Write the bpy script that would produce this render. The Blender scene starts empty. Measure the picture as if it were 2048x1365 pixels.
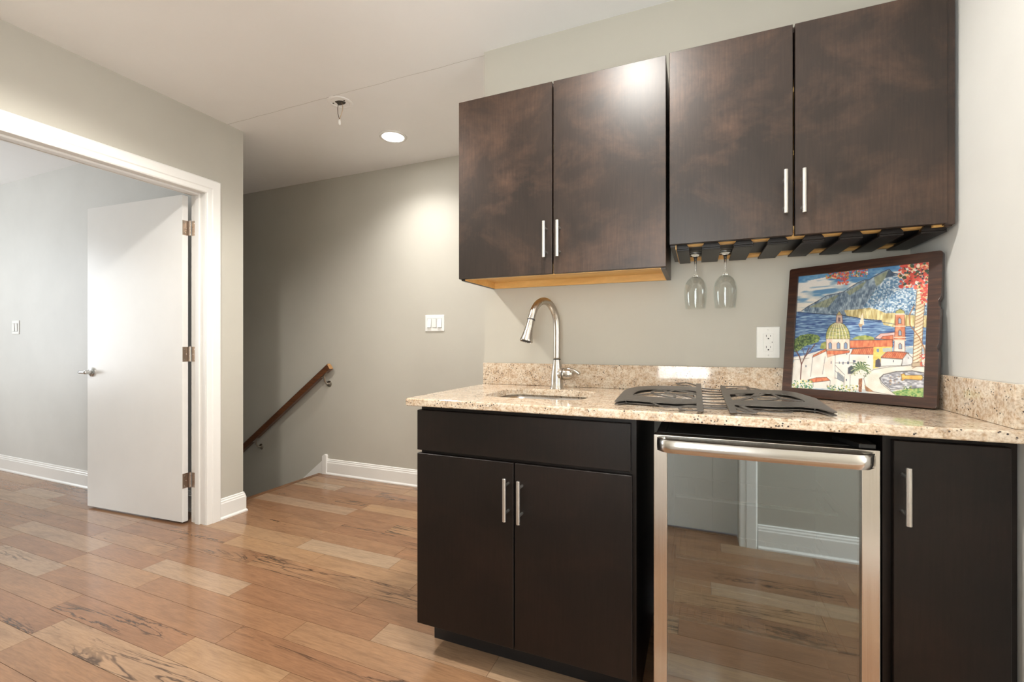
import bpy, bmesh, math, random
import numpy as np
from mathutils import Vector, Matrix
random.seed(7)
D=bpy.data; COL=bpy.context.scene.collection; SC=bpy.context.scene
PI=math.pi
# ------------------------------------------------------------------ camera, world, exposure, lights
CAMH=1.104; CAMY=-1.949
cam=D.cameras.new('camera'); co=D.objects.new('camera',cam); COL.objects.link(co)
cam.sensor_width=36; cam.lens=36*906.2/2048; cam.shift_y=5/2048; cam.clip_start=0.02
co.location=(0,CAMY,CAMH); co.rotation_euler=(PI/2,0,math.radians(22.48))
SC.camera=co
SC.view_settings.view_transform='Standard'; SC.view_settings.look='None'
SC.view_settings.gamma=1; SC.view_settings.use_curve_mapping=False
SC.view_settings.exposure=0.70
w=D.worlds.new('world'); SC.world=w; w.use_nodes=True
bg=w.node_tree.nodes['Background']; bg.inputs[0].default_value=(.80,.90,1,1); bg.inputs[1].default_value=1.2

def light(name,kind,loc,power,color=(1,1,1),size=.15,rot=(0,0,0),shape='DISK',size_y=None,spread=None,spot=None,blend=.6):
    l=D.lights.new(name,kind); l.energy=power; l.color=color
    if kind=='AREA':
        l.shape=shape; l.size=size
        if size_y: l.size_y=size_y
        if spread: l.spread=spread
    elif kind=='SPOT':
        l.shadow_soft_size=size; l.spot_size=spot or 2.6; l.spot_blend=blend
    else: l.shadow_soft_size=size
    o=D.objects.new(name,l); COL.objects.link(o); o.location=loc; o.rotation_euler=rot
    return o
CZ=2.497
WARM=(1,.955,.885)
# three recessed ceiling lamps (two of them outside the frame) and the daylight of two windows; corridor and right-hand fills are added
light('downlight_stair','SPOT',(-1.904,.56,CZ-.012),60,(1,.975,.94),.06,spot=2.42,blend=1)
light('fill_corridor','SPOT',(-.35,.56,CZ-.012),60,(1,.975,.94),.06,spot=2.6,blend=.8)  # unseen fill lamp, added to lift the stair wall and landing
light('downlight_bar','SPOT',(-.275,-1.03,CZ-.012),62,WARM,.06,spot=2.85,blend=.5)
light('downlight_room','SPOT',(-1.86,-1.02,CZ-.012),92,WARM,.06,spot=2.74,blend=.5)
light('daylight_entry','AREA',(-.125,-2.19,1.36),24,(1,.985,.96),.39,(PI/2,0,0),'RECTANGLE',1.12)
light('fill_right','AREA',(2.38,-1.45,1.4),54,(1,.985,.97),1.3,(PI/2,0,PI/2),'RECTANGLE',1.6)  # fill added at the invented right-hand window to lift ceiling and walls
light('daylight_side_room','AREA',(-6.58,-1.6,1.4),33,(.95,.98,1),1.3,(PI/2,0,-PI/2),'RECTANGLE',1.5)

# ------------------------------------------------------------------ helpers
def wl(o):
    v=Vector((0,0,0))
    while o: v+=o.location; o=o.parent
    return v
def obj(name,bm,mats,parent=None,smooth=False,bevel=0,seg=2,label=None):
    if not isinstance(mats,(list,tuple)): mats=[mats]
    bmesh.ops.recalc_face_normals(bm,faces=bm.faces[:])
    if parent: bmesh.ops.translate(bm,verts=bm.verts[:],vec=-wl(parent))
    me=D.meshes.new(name); bm.to_mesh(me); bm.free()
    for m in mats: me.materials.append(m)
    o=D.objects.new(name,me); COL.objects.link(o)
    if parent: o.parent=parent
    if smooth:
        for p in me.polygons: p.use_smooth=True
    if bevel:
        b=o.modifiers.new('bevel','BEVEL'); b.width=bevel; b.segments=seg; b.limit_method='ANGLE'; b.angle_limit=math.radians(40)
    if label: o['label']=label
    return o
def smooth_by_angle(o,a=35):
    me=o.data
    for p in me.polygons: p.use_smooth=True
    bm=bmesh.new(); bm.from_mesh(me)
    for e in bm.edges:
        if len(e.link_faces)==2 and e.calc_face_angle(0)>math.radians(a): e.smooth=False
    bm.to_mesh(me); bm.free(); return o
def thing(name,label,cat,loc=(0,0,0),group=None):
    o=D.objects.new(name,None); COL.objects.link(o); o.location=loc; o.empty_display_size=.05
    o['label']=label; o['category']=cat
    if group: o['group']=group
    return o
def tag(o,label,cat,group=None):
    o['label']=label; o['category']=cat
    if group: o['group']=group
    return o
def struct(o): o['kind']='structure'; return o
def bx(bm,x0,x1,y0,y1,z0,z1,mi=0):
    v=[bm.verts.new((x,y,z)) for z in (z0,z1) for y in (y0,y1) for x in (x0,x1)]
    for f in ((0,2,3,1),(4,5,7,6),(0,1,5,4),(2,6,7,3),(0,4,6,2),(1,3,7,5)):
        bm.faces.new([v[i] for i in f]).material_index=mi
    return v
def box(*a):
    bm=bmesh.new(); bx(bm,*a); return bm
def frame_basis(d):
    d=d.normalized(); a=Vector((0,0,1)) if abs(d.z)<.95 else Vector((1,0,0))
    u=d.cross(a).normalized(); return u,u.cross(d).normalized()
def tube(bm,pts,rad,n=16,cap=True,mi=0,up=None):
    pts=[Vector(p) for p in pts]
    if not isinstance(rad,(list,tuple)): rad=[rad]*len(pts)
    rings=[]; u=None
    for i,p in enumerate(pts):
        d=(pts[min(i+1,len(pts)-1)]-pts[max(i-1,0)]).normalized()
        if u is None: u,v=frame_basis(d)
        else:
            u=(u-d*u.dot(d)).normalized()
        v=d.cross(u)
        rings.append([bm.verts.new(p+(u*math.cos(2*PI*k/n)+v*math.sin(2*PI*k/n))*rad[i]) for k in range(n)])
    for a,b in zip(rings,rings[1:]):
        for k in range(n): bm.faces.new((a[k],a[(k+1)%n],b[(k+1)%n],b[k])).material_index=mi
    if cap:
        bm.faces.new(rings[0][::-1]).material_index=mi; bm.faces.new(rings[-1]).material_index=mi
def lathe(bm,prof,c=(0,0,0),axis=(0,0,1),n=32,mi=0,close=False):
    c=Vector(c); ax=Vector(axis).normalized(); u,v=frame_basis(ax)
    rings=[]
    for r,h in prof:
        if r<1e-6: rings.append([bm.verts.new(c+ax*h)])
        else: rings.append([bm.verts.new(c+ax*h+(u*math.cos(2*PI*k/n)+v*math.sin(2*PI*k/n))*r) for k in range(n)])
    prs=list(zip(rings,rings[1:]))
    if close: prs.append((rings[-1],rings[0]))
    for a,b in prs:
        for k in range(n):
            k2=(k+1)%n
            if len(a)==1 and len(b)==1: continue
            if len(a)==1: f=(a[0],b[k2],b[k])
            elif len(b)==1: f=(a[k],a[k2],b[0])
            else: f=(a[k],a[k2],b[k2],b[k])
            bm.faces.new(f).material_index=mi
def plate(bm,outer,holes,z0,z1,fn=None,mi=0):
    """flat plate with holes, extruded z0..z1; fn maps (x,y,z) to the place"""
    fn=fn or (lambda x,y,z:(x,y,z))
    loops=[outer]+list(holes); es=[]; lv=[]
    for L in loops:
        vs=[bm.verts.new((p[0],p[1],0)) for p in L]; lv.append(vs)
        for i in range(len(vs)): es.append(bm.edges.new((vs[i],vs[(i+1)%len(vs)])))
    r=bmesh.ops.triangle_fill(bm,use_beauty=True,use_dissolve=False,edges=es)
    faces=[g for g in r['geom'] if isinstance(g,bmesh.types.BMFace)]
    top={}
    for vs in lv:
        for v in vs: top[v]=bm.verts.new((v.co.x,v.co.y,1))
    for f in faces:
        f.material_index=mi
        bm.faces.new([top[v] for v in f.verts][::-1]).material_index=mi
    for vs in lv:
        for i in range(len(vs)):
            a,b=vs[i],vs[(i+1)%len(vs)]; bm.faces.new((a,b,top[b],top[a])).material_index=mi
    allv=[v for vs in lv for v in vs]
    for v in allv:
        t=top[v]; x,y=v.co.x,v.co.y
        v.co=fn(x,y,z0); t.co=fn(x,y,z1)
def sweep(bm,prof,path,mi=0):
    """prof: list of (depth,height) in the wall frame, path: list of (point, outward normal for depth); ends capped, height along +z"""
    rings=[[bm.verts.new(Vector(p)+Vector(nv)*d+Vector((0,0,h))) for d,h in prof] for p,nv in path]
    n=len(prof)
    for a,b in zip(rings,rings[1:]):
        for k in range(n): bm.faces.new((a[k],a[(k+1)%n],b[(k+1)%n],b[k])).material_index=mi
    bm.faces.new(rings[0][::-1]).material_index=mi; bm.faces.new(rings[-1]).material_index=mi
def spline(pts,n=6,closed=False):
    P=[Vector(p if len(p)==3 else (p[0],p[1],0)) for p in pts]; out=[]; m=len(P)
    rng=range(m if closed else m-1)
    for i in rng:
        if closed: a,b,c,d=P[(i-1)%m],P[i],P[(i+1)%m],P[(i+2)%m]
        else: a,b,c,d=P[max(i-1,0)],P[i],P[i+1],P[min(i+2,m-1)]
        for k in range(n):
            t=k/n
            out.append(.5*((2*b)+(c-a)*t+(2*a-5*b+4*c-d)*t*t+(-a+3*b-3*c+d)*t**3))
    if not closed: out.append(P[-1])
    return out
def rrect(x0,x1,y0,y1,r,n=6):
    out=[]
    for cx,cy,a in ((x1-r,y1-r,0),(x0+r,y1-r,PI/2),(x0+r,y0+r,PI),(x1-r,y0+r,1.5*PI)):
        for k in range(n+1):
            t=a+PI/2*k/n; out.append((cx+r*math.cos(t),cy+r*math.sin(t)))
    return out

# ------------------------------------------------------------------ materials
class NT:
    def __init__(s,name):
        s.m=D.materials.new(name); s.m.use_nodes=True; s.t=s.m.node_tree; s.b=s.t.nodes['Principled BSDF']
    def n(s,typ,**kw):
        nd=s.t.nodes.new(typ)
        for k,v in kw.items():
            if k.startswith('i_'):
                key=k[2:]; key=int(key) if key.isdigit() else key.replace('_',' ')
                if hasattr(v,'node'): s.t.links.new(v,nd.inputs[key])
                else: nd.inputs[key].default_value=v
            else: setattr(nd,k,v)
        return nd
    def l(s,a,b): s.t.links.new(a,b)
    def coord(s,scale=(1,1,1),kind='Object',rot=(0,0,0)):
        tc=s.n('ShaderNodeTexCoord'); mp=s.n('ShaderNodeMapping'); s.l(tc.outputs[kind],mp.inputs[0])
        mp.inputs['Scale'].default_value=scale; mp.inputs['Rotation'].default_value=rot; return mp.outputs[0]
    def noise(s,vec,scale,detail=4,rough=.5,dist=0):
        nd=s.n('ShaderNodeTexNoise',i_Scale=scale,i_Detail=detail,i_Roughness=rough,i_Distortion=dist); s.l(vec,nd.inputs['Vector']); return nd.outputs['Fac']
    def ramp(s,fac,stops):
        r=s.n('ShaderNodeValToRGB'); s.l(fac,r.inputs[0]); e=r.color_ramp.elements
        while len(e)<len(stops): e.new(.5)
        for i,(p,c) in enumerate(stops):
            e[i].position=p; e[i].color=(*c,1) if len(c)==3 else c
        return r.outputs[0]
    def mix(s,f,a,b,mode='MIX'):
        m=s.n('ShaderNodeMix',data_type='RGBA',blend_type=mode)
        for v,i in ((f,0),(a,6),(b,7)):
            if hasattr(v,'node'): s.l(v,m.inputs[i])
            else: m.inputs[i].default_value=v if i==0 else ((*v,1) if len(v)==3 else v)
        return m.outputs[2]
    def bump(s,h,strength=.1,dist=.01):
        b=s.n('ShaderNodeBump',i_Strength=strength,i_Distance=dist); s.l(h,b.inputs['Height']); s.l(b.outputs[0],s.b.inputs['Normal'])
def P(name,col,rough=.5,metal=0,spec=.5,coat=0,noise=None,emis=None,aniso=0):
    t=NT(name); b=t.b
    b.inputs['Roughness'].default_value=rough; b.inputs['Metallic'].default_value=metal
    b.inputs['Specular IOR Level'].default_value=spec; b.inputs['Coat Weight'].default_value=coat
    b.inputs['Base Color'].default_value=(*col,1)
    if noise:
        sc,amt,bs=noise
        f=t.noise(t.coord(),sc,5,.6)
        lo=tuple(c*(1-amt) for c in col); hi=tuple(min(1,c*(1+amt)) for c in col)
        t.l(t.ramp(f,[(.3,lo),(.7,hi)]),b.inputs['Base Color'])
        if bs: t.bump(f,bs,.002)
    if emis:
        b.inputs['Emission Color'].default_value=(*emis[0],1); b.inputs['Emission Strength'].default_value=emis[1]
    return t.m
M={}
M['wall']=P('greige_wall_paint',(.50,.478,.418),.55,spec=.35,noise=(3,.025,.03))
M['wall_lit']=P('greige_wall_paint_lit',(.64,.635,.605),.5,spec=.4,noise=(2.2,.04,.03))  # same greige paint, with the stronger light put into its colour
M['ceiling']=P('ceiling_paint',(.90,.895,.885),.7,spec=.3,noise=(2,.015,.02))
M['trim']=P('white_trim_paint',(.84,.83,.80),.3,noise=(6,.01,.01))
M['door']=P('white_door_paint',(.80,.79,.765),.32,noise=(4,.02,.02))
M['black']=P('black_plastic',(.012,.012,.013),.35,noise=(30,.2,.05))
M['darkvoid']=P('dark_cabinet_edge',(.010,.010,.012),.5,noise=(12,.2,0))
M['white_plastic']=P('white_plastic',(.85,.85,.82),.3,noise=(20,.01,0))
M['slot']=P('dark_slot',(.03,.03,.03),.6,noise=(20,.1,0))
M['chrome']=P('chrome',(.62,.62,.61),.18,1,noise=(40,.05,0))
M['glue']=P('rubber_dark',(.04,.04,.04),.6,noise=(30,.2,0))
M['art']=P('grey_brown_metal',(.10,.09,.081),.45,.35,noise=(60,.15,.1))
M['stud']=P('bright_stud',(.8,.8,.78),.25,1,noise=(60,.05,0))
M['wire']=P('dark_wire',(.05,.04,.03),.5,noise=(60,.2,0))
M['copper']=P('copper_wire',(.45,.30,.16),.4,.6,noise=(60,.2,0))
M['shelftrim']=P('pale_shelf_trim',(.85,.80,.70),.4,noise=(30,.03,0))
M['fridge_in']=P('dark_liner',(.015,.016,.017),.6,noise=(10,.1,0))
M['lamp']=P('lamp_lens',(1,1,1),.4,emis=((1,.97,.92),30),noise=(20,.01,0))
def brushed(name,col,rough,axis,strength=.15):
    t=NT(name); b=t.b; b.inputs['Metallic'].default_value=1
    sc={'x':(3,400,400),'y':(400,3,400),'z':(400,400,3)}[axis]
    f=t.noise(t.coord(sc),1,3,.6)
    t.l(t.ramp(f,[(.3,tuple(c*.9 for c in col)),(.7,col)]),b.inputs['Base Color'])
    rr=t.n('ShaderNodeMapRange',i_To_Min=rough*.85,i_To_Max=rough*1.2); t.l(f,rr.inputs[0]); t.l(rr.outputs[0],b.inputs['Roughness'])
    return t.m
M['nickel']=brushed('brushed_nickel',(.54,.50,.445),.28,'z')
M['steel']=brushed('brushed_steel',(.70,.67,.62),.22,'z')
M['steel_h']=brushed('brushed_steel_rail',(.64,.62,.585),.2,'x')
M['hinge']=brushed('satin_hinge_metal',(.50,.42,.35),.3,'z')
M['pull']=brushed('brushed_pull_metal',(.60,.585,.55),.34,'z')
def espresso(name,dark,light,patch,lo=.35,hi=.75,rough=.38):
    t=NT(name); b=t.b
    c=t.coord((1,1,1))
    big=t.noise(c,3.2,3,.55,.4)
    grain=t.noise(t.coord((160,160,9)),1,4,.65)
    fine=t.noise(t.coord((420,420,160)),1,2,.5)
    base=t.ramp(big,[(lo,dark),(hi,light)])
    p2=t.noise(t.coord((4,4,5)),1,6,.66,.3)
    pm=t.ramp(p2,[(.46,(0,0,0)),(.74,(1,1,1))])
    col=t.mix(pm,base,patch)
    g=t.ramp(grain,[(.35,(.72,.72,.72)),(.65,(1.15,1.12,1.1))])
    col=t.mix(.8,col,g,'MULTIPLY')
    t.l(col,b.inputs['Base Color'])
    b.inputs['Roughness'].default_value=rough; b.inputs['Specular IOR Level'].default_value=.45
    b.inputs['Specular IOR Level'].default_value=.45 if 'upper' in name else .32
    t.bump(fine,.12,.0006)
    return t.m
M['espresso_up_lit']=espresso('espresso_stained_wood_upper',(.017,.011,.0085),(.037,.023,.0168),(.078,.043,.028))  # same wood as the base units, their brighter lighting put into the colour
M['espresso']=espresso('espresso_stained_wood_base_shaded',(.0065,.0045,.004),(.010,.0068,.0055),(.014,.008,.006),rough=.42)  # same wood as the uppers, weaker light put into the colour
def woodmat(name,stops,sc,rough=.4,coat=0,bump=.05):
    t=NT(name); b=t.b
    n1=t.noise(t.coord(sc),1,6,.62,.6); n2=t.noise(t.coord(tuple(s*4 for s in sc)),1,3,.5)
    c=t.ramp(n1,stops); c=t.mix(.35,c,t.ramp(n2,[(.3,(.7,.7,.7)),(.7,(1.1,1.1,1.1))]),'MULTIPLY')
    t.l(c,b.inputs['Base Color']); b.inputs['Roughness'].default_value=rough; b.inputs['Coat Weight'].default_value=coat
    t.bump(n1,bump,.001); return t.m
M['maple']=woodmat('pale_maple_ply',[(.3,(.68,.38,.11)),(.7,(.82,.52,.19))],(4,20,20),.45)
M['rail']=woodmat('brown_handrail_wood',[(.3,(.060,.021,.008)),(.7,(.17,.062,.022))],(6,60,60),.35,.3)
M['railend']=woodmat('handrail_end_grain',[(.3,(.32,.16,.06)),(.7,(.45,.25,.10))],(60,60,60),.5)
M['frame']=woodmat('dark_red_brown_frame',[(.3,(.018,.006,.004)),(.55,(.045,.016,.009)),(.75,(.10,.038,.018))],(9,90,90),.3,.4)
M['nosing']=woodmat('stair_nosing_wood',[(.3,(.12,.05,.02)),(.7,(.24,.12,.055))],(60,6,60),.35)
M['stairwood']=woodmat('stair_tread_wood',[(.3,(.30,.17,.08)),(.7,(.45,.28,.15))],(60,6,60),.35)
# granite
def granite():
    t=NT('beige_granite'); b=t.b
    c=t.coord()
    big=t.noise(c,7,5,.6,.6); mid=t.noise(c,38,5,.68,.3); fin=t.noise(c,150,3,.6)
    col=t.ramp(big,[(.30,(.24,.14,.075)),(.48,(.48,.33,.20)),(.70,(.66,.56,.42))])
    col=t.mix(.62,col,t.ramp(mid,[(.34,(.16,.09,.05)),(.44,(.52,.34,.19)),(.60,(.75,.67,.55))]))
    col=t.mix(.35,col,t.ramp(fin,[(.36,(.28,.19,.13)),(.58,(.82,.76,.66))]))
    vor=t.n('ShaderNodeTexVoronoi',i_Scale=120.0); t.l(c,vor.inputs['Vector'])
    spk=t.ramp(vor.outputs['Distance'],[(.20,(1,1,1)),(.32,(0,0,0))])
    msk=t.ramp(t.noise(c,26,4,.6),[(.50,(0,0,0)),(.57,(1,1,1))])
    f=t.mix(1,spk,msk,'MULTIPLY')
    col=t.mix(f,col,(.045,.035,.035))
    t.l(col,b.inputs['Base Color'])
    b.inputs['Roughness'].default_value=.07; b.inputs['Specular IOR Level'].default_value=.6
    return t.m
M['granite']=granite()
# floor planks: base tone from the per-plank colour attribute
def floor_mat():
    t=NT('spalted_maple_planks'); b=t.b
    at=t.n('ShaderNodeAttribute',attribute_name='tone')
    rnd=t.n('ShaderNodeSeparateColor'); t.l(at.outputs['Color'],rnd.inputs[0])
    tc=t.n('ShaderNodeTexCoord'); mp=t.n('ShaderNodeMapping'); t.l(tc.outputs['Object'],mp.inputs[0])
    off=t.n('ShaderNodeCombineXYZ'); 
    m1=t.n('ShaderNodeMath',operation='MULTIPLY',i_1=37.0); t.l(rnd.outputs[1],m1.inputs[0])
    m2=t.n('ShaderNodeMath',operation='MULTIPLY',i_1=11.0); t.l(rnd.outputs[2],m2.inputs[0])
    t.l(m1.outputs[0],off.inputs[0]); t.l(m2.outputs[0],off.inputs[1]); t.l(off.outputs[0],mp.inputs['Location'])
    def sv(sc):
        v=t.n('ShaderNodeVectorMath',operation='MULTIPLY'); t.l(mp.outputs[0],v.inputs[0]); v.inputs[1].default_value=sc; return v.outputs[0]
    base=t.ramp(rnd.outputs[0],[(0,(.25,.130,.070)),(.3,(.29,.165,.090)),(.55,(.33,.20,.110)),(.8,(.32,.21,.135)),(1,(.345,.24,.155))])
    g=t.noise(sv((2.2,13,1)),1,6,.62,1.5)
    col=t.mix(.55,base,t.ramp(g,[(.28,(.60,.56,.54)),(.5,(1,1,1)),(.72,(1.25,1.22,1.15))]),'MULTIPLY')
    g2=t.noise(sv((14,160,1)),1,4,.65)
    col=t.mix(.5,col,t.ramp(g2,[(.35,(.70,.67,.65)),(.6,(1.10,1.08,1.06))]),'MULTIPLY')
    ln=t.noise(sv((1.5,15,1)),1,5,.60,1.0)
    a=t.n('ShaderNodeMath',operation='SUBTRACT',i_1=.5); t.l(ln,a.inputs[0])
    ab=t.n('ShaderNodeMath',operation='ABSOLUTE'); t.l(a.outputs[0],ab.inputs[0])
    line=t.ramp(ab.outputs[0],[(.006,(1,1,1)),(.026,(0,0,0))])
    msk=t.ramp(t.noise(sv((1.6,7,1)),1,3,.5),[(.42,(0,0,0)),(.54,(1,1,1))])
    mp2=t.ramp(rnd.outputs[2],[(.25,(0,0,0)),(.5,(1,1,1))])
    f=t.mix(1,t.mix(1,line,msk,'MULTIPLY'),mp2,'MULTIPLY')
    f2=t.mix(1,f,(.92,.92,.92),'MULTIPLY')
    col=t.mix(f2,col,(.060,.034,.020))
    t.l(col,b.inputs['Base Color'])
    rr=t.n('ShaderNodeMapRange',i_To_Min=.11,i_To_Max=.22); t.l(g,rr.inputs[0]); t.l(rr.outputs[0],b.inputs['Roughness'])
    b.inputs['Specular IOR Level'].default_value=.55
    t.bump(g2,.05,.0008)
    return t.m
M['floor']=floor_mat()
M['gap']=P('plank_gap',(.07,.04,.025),.7,noise=(20,.2,0))
# glass
def glassmat(name,tint,rough=0.0,gl=None,ior=1.45):
    t=NT(name); n=t.t.nodes; n.remove(t.b); out=n['Material Output']
    tr=t.n('ShaderNodeBsdfTransparent'); tr.inputs[0].default_value=(*tint,1)
    g=t.n('ShaderNodeBsdfGlossy'); g.inputs['Roughness'].default_value=rough; g.inputs[0].default_value=(.86,.94,.96,1) if gl else (.95,.98,1,1)
    mx=t.n('ShaderNodeMixShader')
    if gl is None:
        fr=t.n('ShaderNodeFresnel',i_IOR=ior); t.l(fr.outputs[0],mx.inputs[0])
    else:
        fr=t.n('ShaderNodeLayerWeight',i_Blend=.3); mr=t.n('ShaderNodeMapRange',i_To_Min=gl,i_To_Max=1.0); t.l(fr.outputs['Fresnel'],mr.inputs[0]); t.l(mr.outputs[0],mx.inputs[0])
    t.l(tr.outputs[0],mx.inputs[1]); t.l(g.outputs[0],mx.inputs[2]); t.l(mx.outputs[0],out.inputs[0])
    return t.m
M['fridge_glass']=glassmat('tinted_door_glass',(.50,.56,.57),.015,.27)
M['pane']=glassmat('window_pane',(.95,.97,.97))
t=NT('clear_wine_glass'); t.b.inputs['Transmission Weight'].default_value=1; t.b.inputs['Roughness'].default_value=.0; t.b.inputs['IOR'].default_value=1.45
t.l(t.ramp(t.noise(t.coord(),10,2),[(0,(.99,.99,.99)),(1,(1,1,1))]),t.b.inputs['Base Color'])
M['glass']=t.m
M['bowl']=glassmat('thin_bowl_glass',(.985,.99,.985),0,.03)
for nd in M['bowl'].node_tree.nodes:
    if nd.type=='LAYER_WEIGHT': lw=nd
    if nd.type=='MAP_RANGE': mr_=nd
mr_.inputs['To Max'].default_value=.32; lw.inputs[0].default_value=.2; M['bowl'].node_tree.links.new(lw.outputs['Facing'],mr_.inputs[0])

# ------------------------------------------------------------------ the room
XL=-2.773; XR=.665; YS=.999; CT=2.62
# floor planks
def build_floor():
    bm=bmesh.new(); lay=bm.loops.layers.color.new('tone'); W=.116; y=-.713-W*22
    x_lo,x_hi=-6.6,2.42
    known={(-7):[-2.5],(-1):[-1.645,-2.9,-.35],0:[-1.44,-2.35],1:[-1.131,-1.9],2:[-1.33,-2.6],3:[-2.1,-.9],4:[-1.815,-1.2]}
    known[-2]=[-2.5,-1.75]
    r=random.Random(3)
    for i in range(-22,22):
        y0=-.713+W*i; y1=y0+W
        if y0>1.0: break
        if y1<-2.9: continue
        xl=x_lo if y0<.0 else -2.95
        xs=[xl]; 
        if i in known:
            ks=sorted(known[i]); x=ks[0]-.62
            pre=[]
            while x>xl+.2: pre.append(x); x-=r.uniform(.35,.95)
            xs+=sorted(pre)+ks; x=ks[-1]
        else: x=xl-r.uniform(0,.5)
        while True:
            x+=r.uniform(.35,1.05)
            if x>x_hi-.15: break
            if x>xl+.15: xs.append(x)
        xs.append(x_hi); xs=sorted(set(xs))
        for a,b in zip(xs,xs[1:]):
            g=.0007; before=len(bm.faces)
            v=bx(bm,a+g,b-g,max(y0,-2.9)+g,min(y1,YS)-g,-.018,0)
            bm.faces.ensure_lookup_table()
            c=(r.random(),r.random(),r.random(),1)
            for f in bm.faces[before:]:
                for lp in f.loops: lp[lay]=c
    before=len(bm.faces); bx(bm,x_lo,x_hi,-2.9,.0,-.05,-.0015,1); bx(bm,-2.95,x_hi,0,YS,-.05,-.0015,1)
    return bm
struct(obj('floor',build_floor(),[M['floor'],M['gap']]))
struct(obj('ceiling',box(-6.8,2.6,-2.95,YS+.12,CZ,CT),M['ceiling']))
# faint seam in the ceiling running on from the bar wall
bm=bmesh.new()
pts=[(-2.77+k*.0911,.022+random.uniform(-.003,.003)) for k in range(21)]
for a,b in zip(pts,pts[1:]):
    v=[bm.verts.new((x,y,z)) for z in (CZ-.0006,CZ+.0005) for x,y in ((a[0],a[1]-.0008),(b[0],b[1]-.0008),(b[0],b[1]+.0008),(a[0],a[1]+.0008))]
    for f in ((0,1,2,3),(4,7,6,5),(0,4,5,1),(2,6,7,3),(1,5,6,2),(0,3,7,4)): bm.faces.new([v[i] for i in f])
struct(obj('trim_1',bm,P('ceiling_crack',(.50,.48,.44),.8,noise=(30,.1,0))))
struct(obj('wall_bar',box(-.949,XR,0,.12,0,CZ),M['wall']))
struct(obj('wall_right',box(XR,XR+.12,-.80,.12,0,CZ),M['wall_lit']))
struct(obj('wall_stair',box(-6.8,1.6,YS,YS+.12,-2.6,CZ),M['wall']))
struct(obj('wall_corridor_end',box(1.5,1.6,.12,YS,0,CZ),M['wall']))
struct(obj('wall_corridor_side',box(XR,1.5,.12-.1,.12,0,CZ),M['wall']))
struct(obj('wall_partition',box(-6.6,-2.89,.01,.128,-2.6,CZ),[M['wall_lit']]))
# door wall with its opening
bm=bmesh.new()
OY0,OY1,OZ=-1.05,-.12,2.02
bx(bm,-2.89,XL,OY1+.018,.128,0,CZ); bx(bm,-2.89,XL,OY0-.018,OY1+.018,OZ+.018,CZ); bx(bm,-2.89,XL,-2.0,OY0-.018,0,CZ)
bx(bm,-2.89,XL,.12,.128,-2.6,0)
struct(obj('wall_left',bm,M['wall']))
# back wall around the entry door recess
bm=bmesh.new()
EX0,EX1,EZ=-.66,.20,2.05
bx(bm,EX1,2.5,-2.12,-2.0,0,CZ); bx(bm,EX0,EX1,-2.12,-2.0,EZ,CZ); bx(bm,XL-.117,EX0,-2.12,-2.0,0,CZ)
struct(obj('wall_back',bm,M['wall']))
bm=bmesh.new()
bx(bm,-6.8,-2.89,-2.9,-2.8,0,CZ); bx(bm,-2.95,-2.89,-2.8,-2.12,0,CZ)
struct(obj('wall_side_room',bm,M['wall_lit']))
bm=bmesh.new()   # side room outer wall with window opening
bx(bm,-6.7,-6.6,-2.8,.01,0,.7); bx(bm,-6.7,-6.6,-2.8,.01,2.3,CZ); bx(bm,-6.7,-6.6,-2.8,-2.1,.7,2.3); bx(bm,-6.7,-6.6,-.5,.01,.7,2.3)
struct(obj('wall_window_side',bm,M['wall_lit']))
wn=struct(obj('window_1',box(-6.66,-6.655,-2.06,-.54,.74,2.26),M['pane']))
bm=bmesh.new()
for a in ((-6.69,-6.61,-2.1,-2.06,.7,2.3),(-6.69,-6.61,-.54,-.5,.7,2.3),(-6.69,-6.61,-2.06,-.54,.7,.74),(-6.69,-6.61,-2.06,-.54,2.26,2.3),(-6.68,-6.63,-2.06,-.54,1.48,1.52)): bx(bm,*a)
obj('window_frame',bm,M['trim'],wn)
bm=bmesh.new()   # wall right of the bar; its big window is added to brighten the room
bx(bm,2.4,2.5,-2.0,-.68,0,.55); bx(bm,2.4,2.5,-2.0,-.68,2.25,CZ); bx(bm,2.4,2.5,-2.0,-1.95,.55,2.25); bx(bm,2.4,2.5,-.85,-.68,.55,2.25)
struct(obj('wall_added_window',bm,M['wall_lit']))
struct(obj('wall_alcove',box(XR+.12,2.5,-.80,-.68,0,CZ),M['wall_lit']))
wn=struct(obj('added_window',box(2.45,2.455,-1.91,-.89,.59,2.21),M['pane']))  # unseen window, put in as an extra light opening
bm=bmesh.new()
for a in ((2.41,2.49,-1.95,-1.91,.55,2.25),(2.41,2.49,-.89,-.85,.55,2.25),(2.41,2.49,-1.91,-.89,.55,.59),(2.41,2.49,-1.91,-.89,2.21,2.25),(2.43,2.48,-1.91,-.89,1.38,1.42)): bx(bm,*a)
obj('window_frame',bm,M['trim'],wn)
struct(obj('wall_stairwell_end',box(-6.8,-6.7,.01,YS,-2.6,CZ),M['wall']))

# stair going down to the left
bm=bmesh.new()
for k in range(13):
    x1=-2.985-.25*k; z=-.19*(k+1)
    bx(bm,x1-.25,x1+.02,.128,YS,z-.03,z); 
    bx(bm,x1-.02,x1,.128,YS,z,z+.19-.03,1)
struct(obj('trim_2',bm,[M['stairwood'],M['trim']]))
bm=bmesh.new(); sweep(bm,[(0,-.03),(.045,-.03),(.052,-.015),(.045,.001),(0,.001)],[((-2.95,.128,0),(-1,0,0)),((-2.95,YS-.015,0),(-1,0,0))])
o=struct(obj('trim_3',bm,M['nosing']))
struct(obj('trim_4',box(-2.985,-2.95,.128,YS,-.19,-.03),M['trim']))
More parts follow.
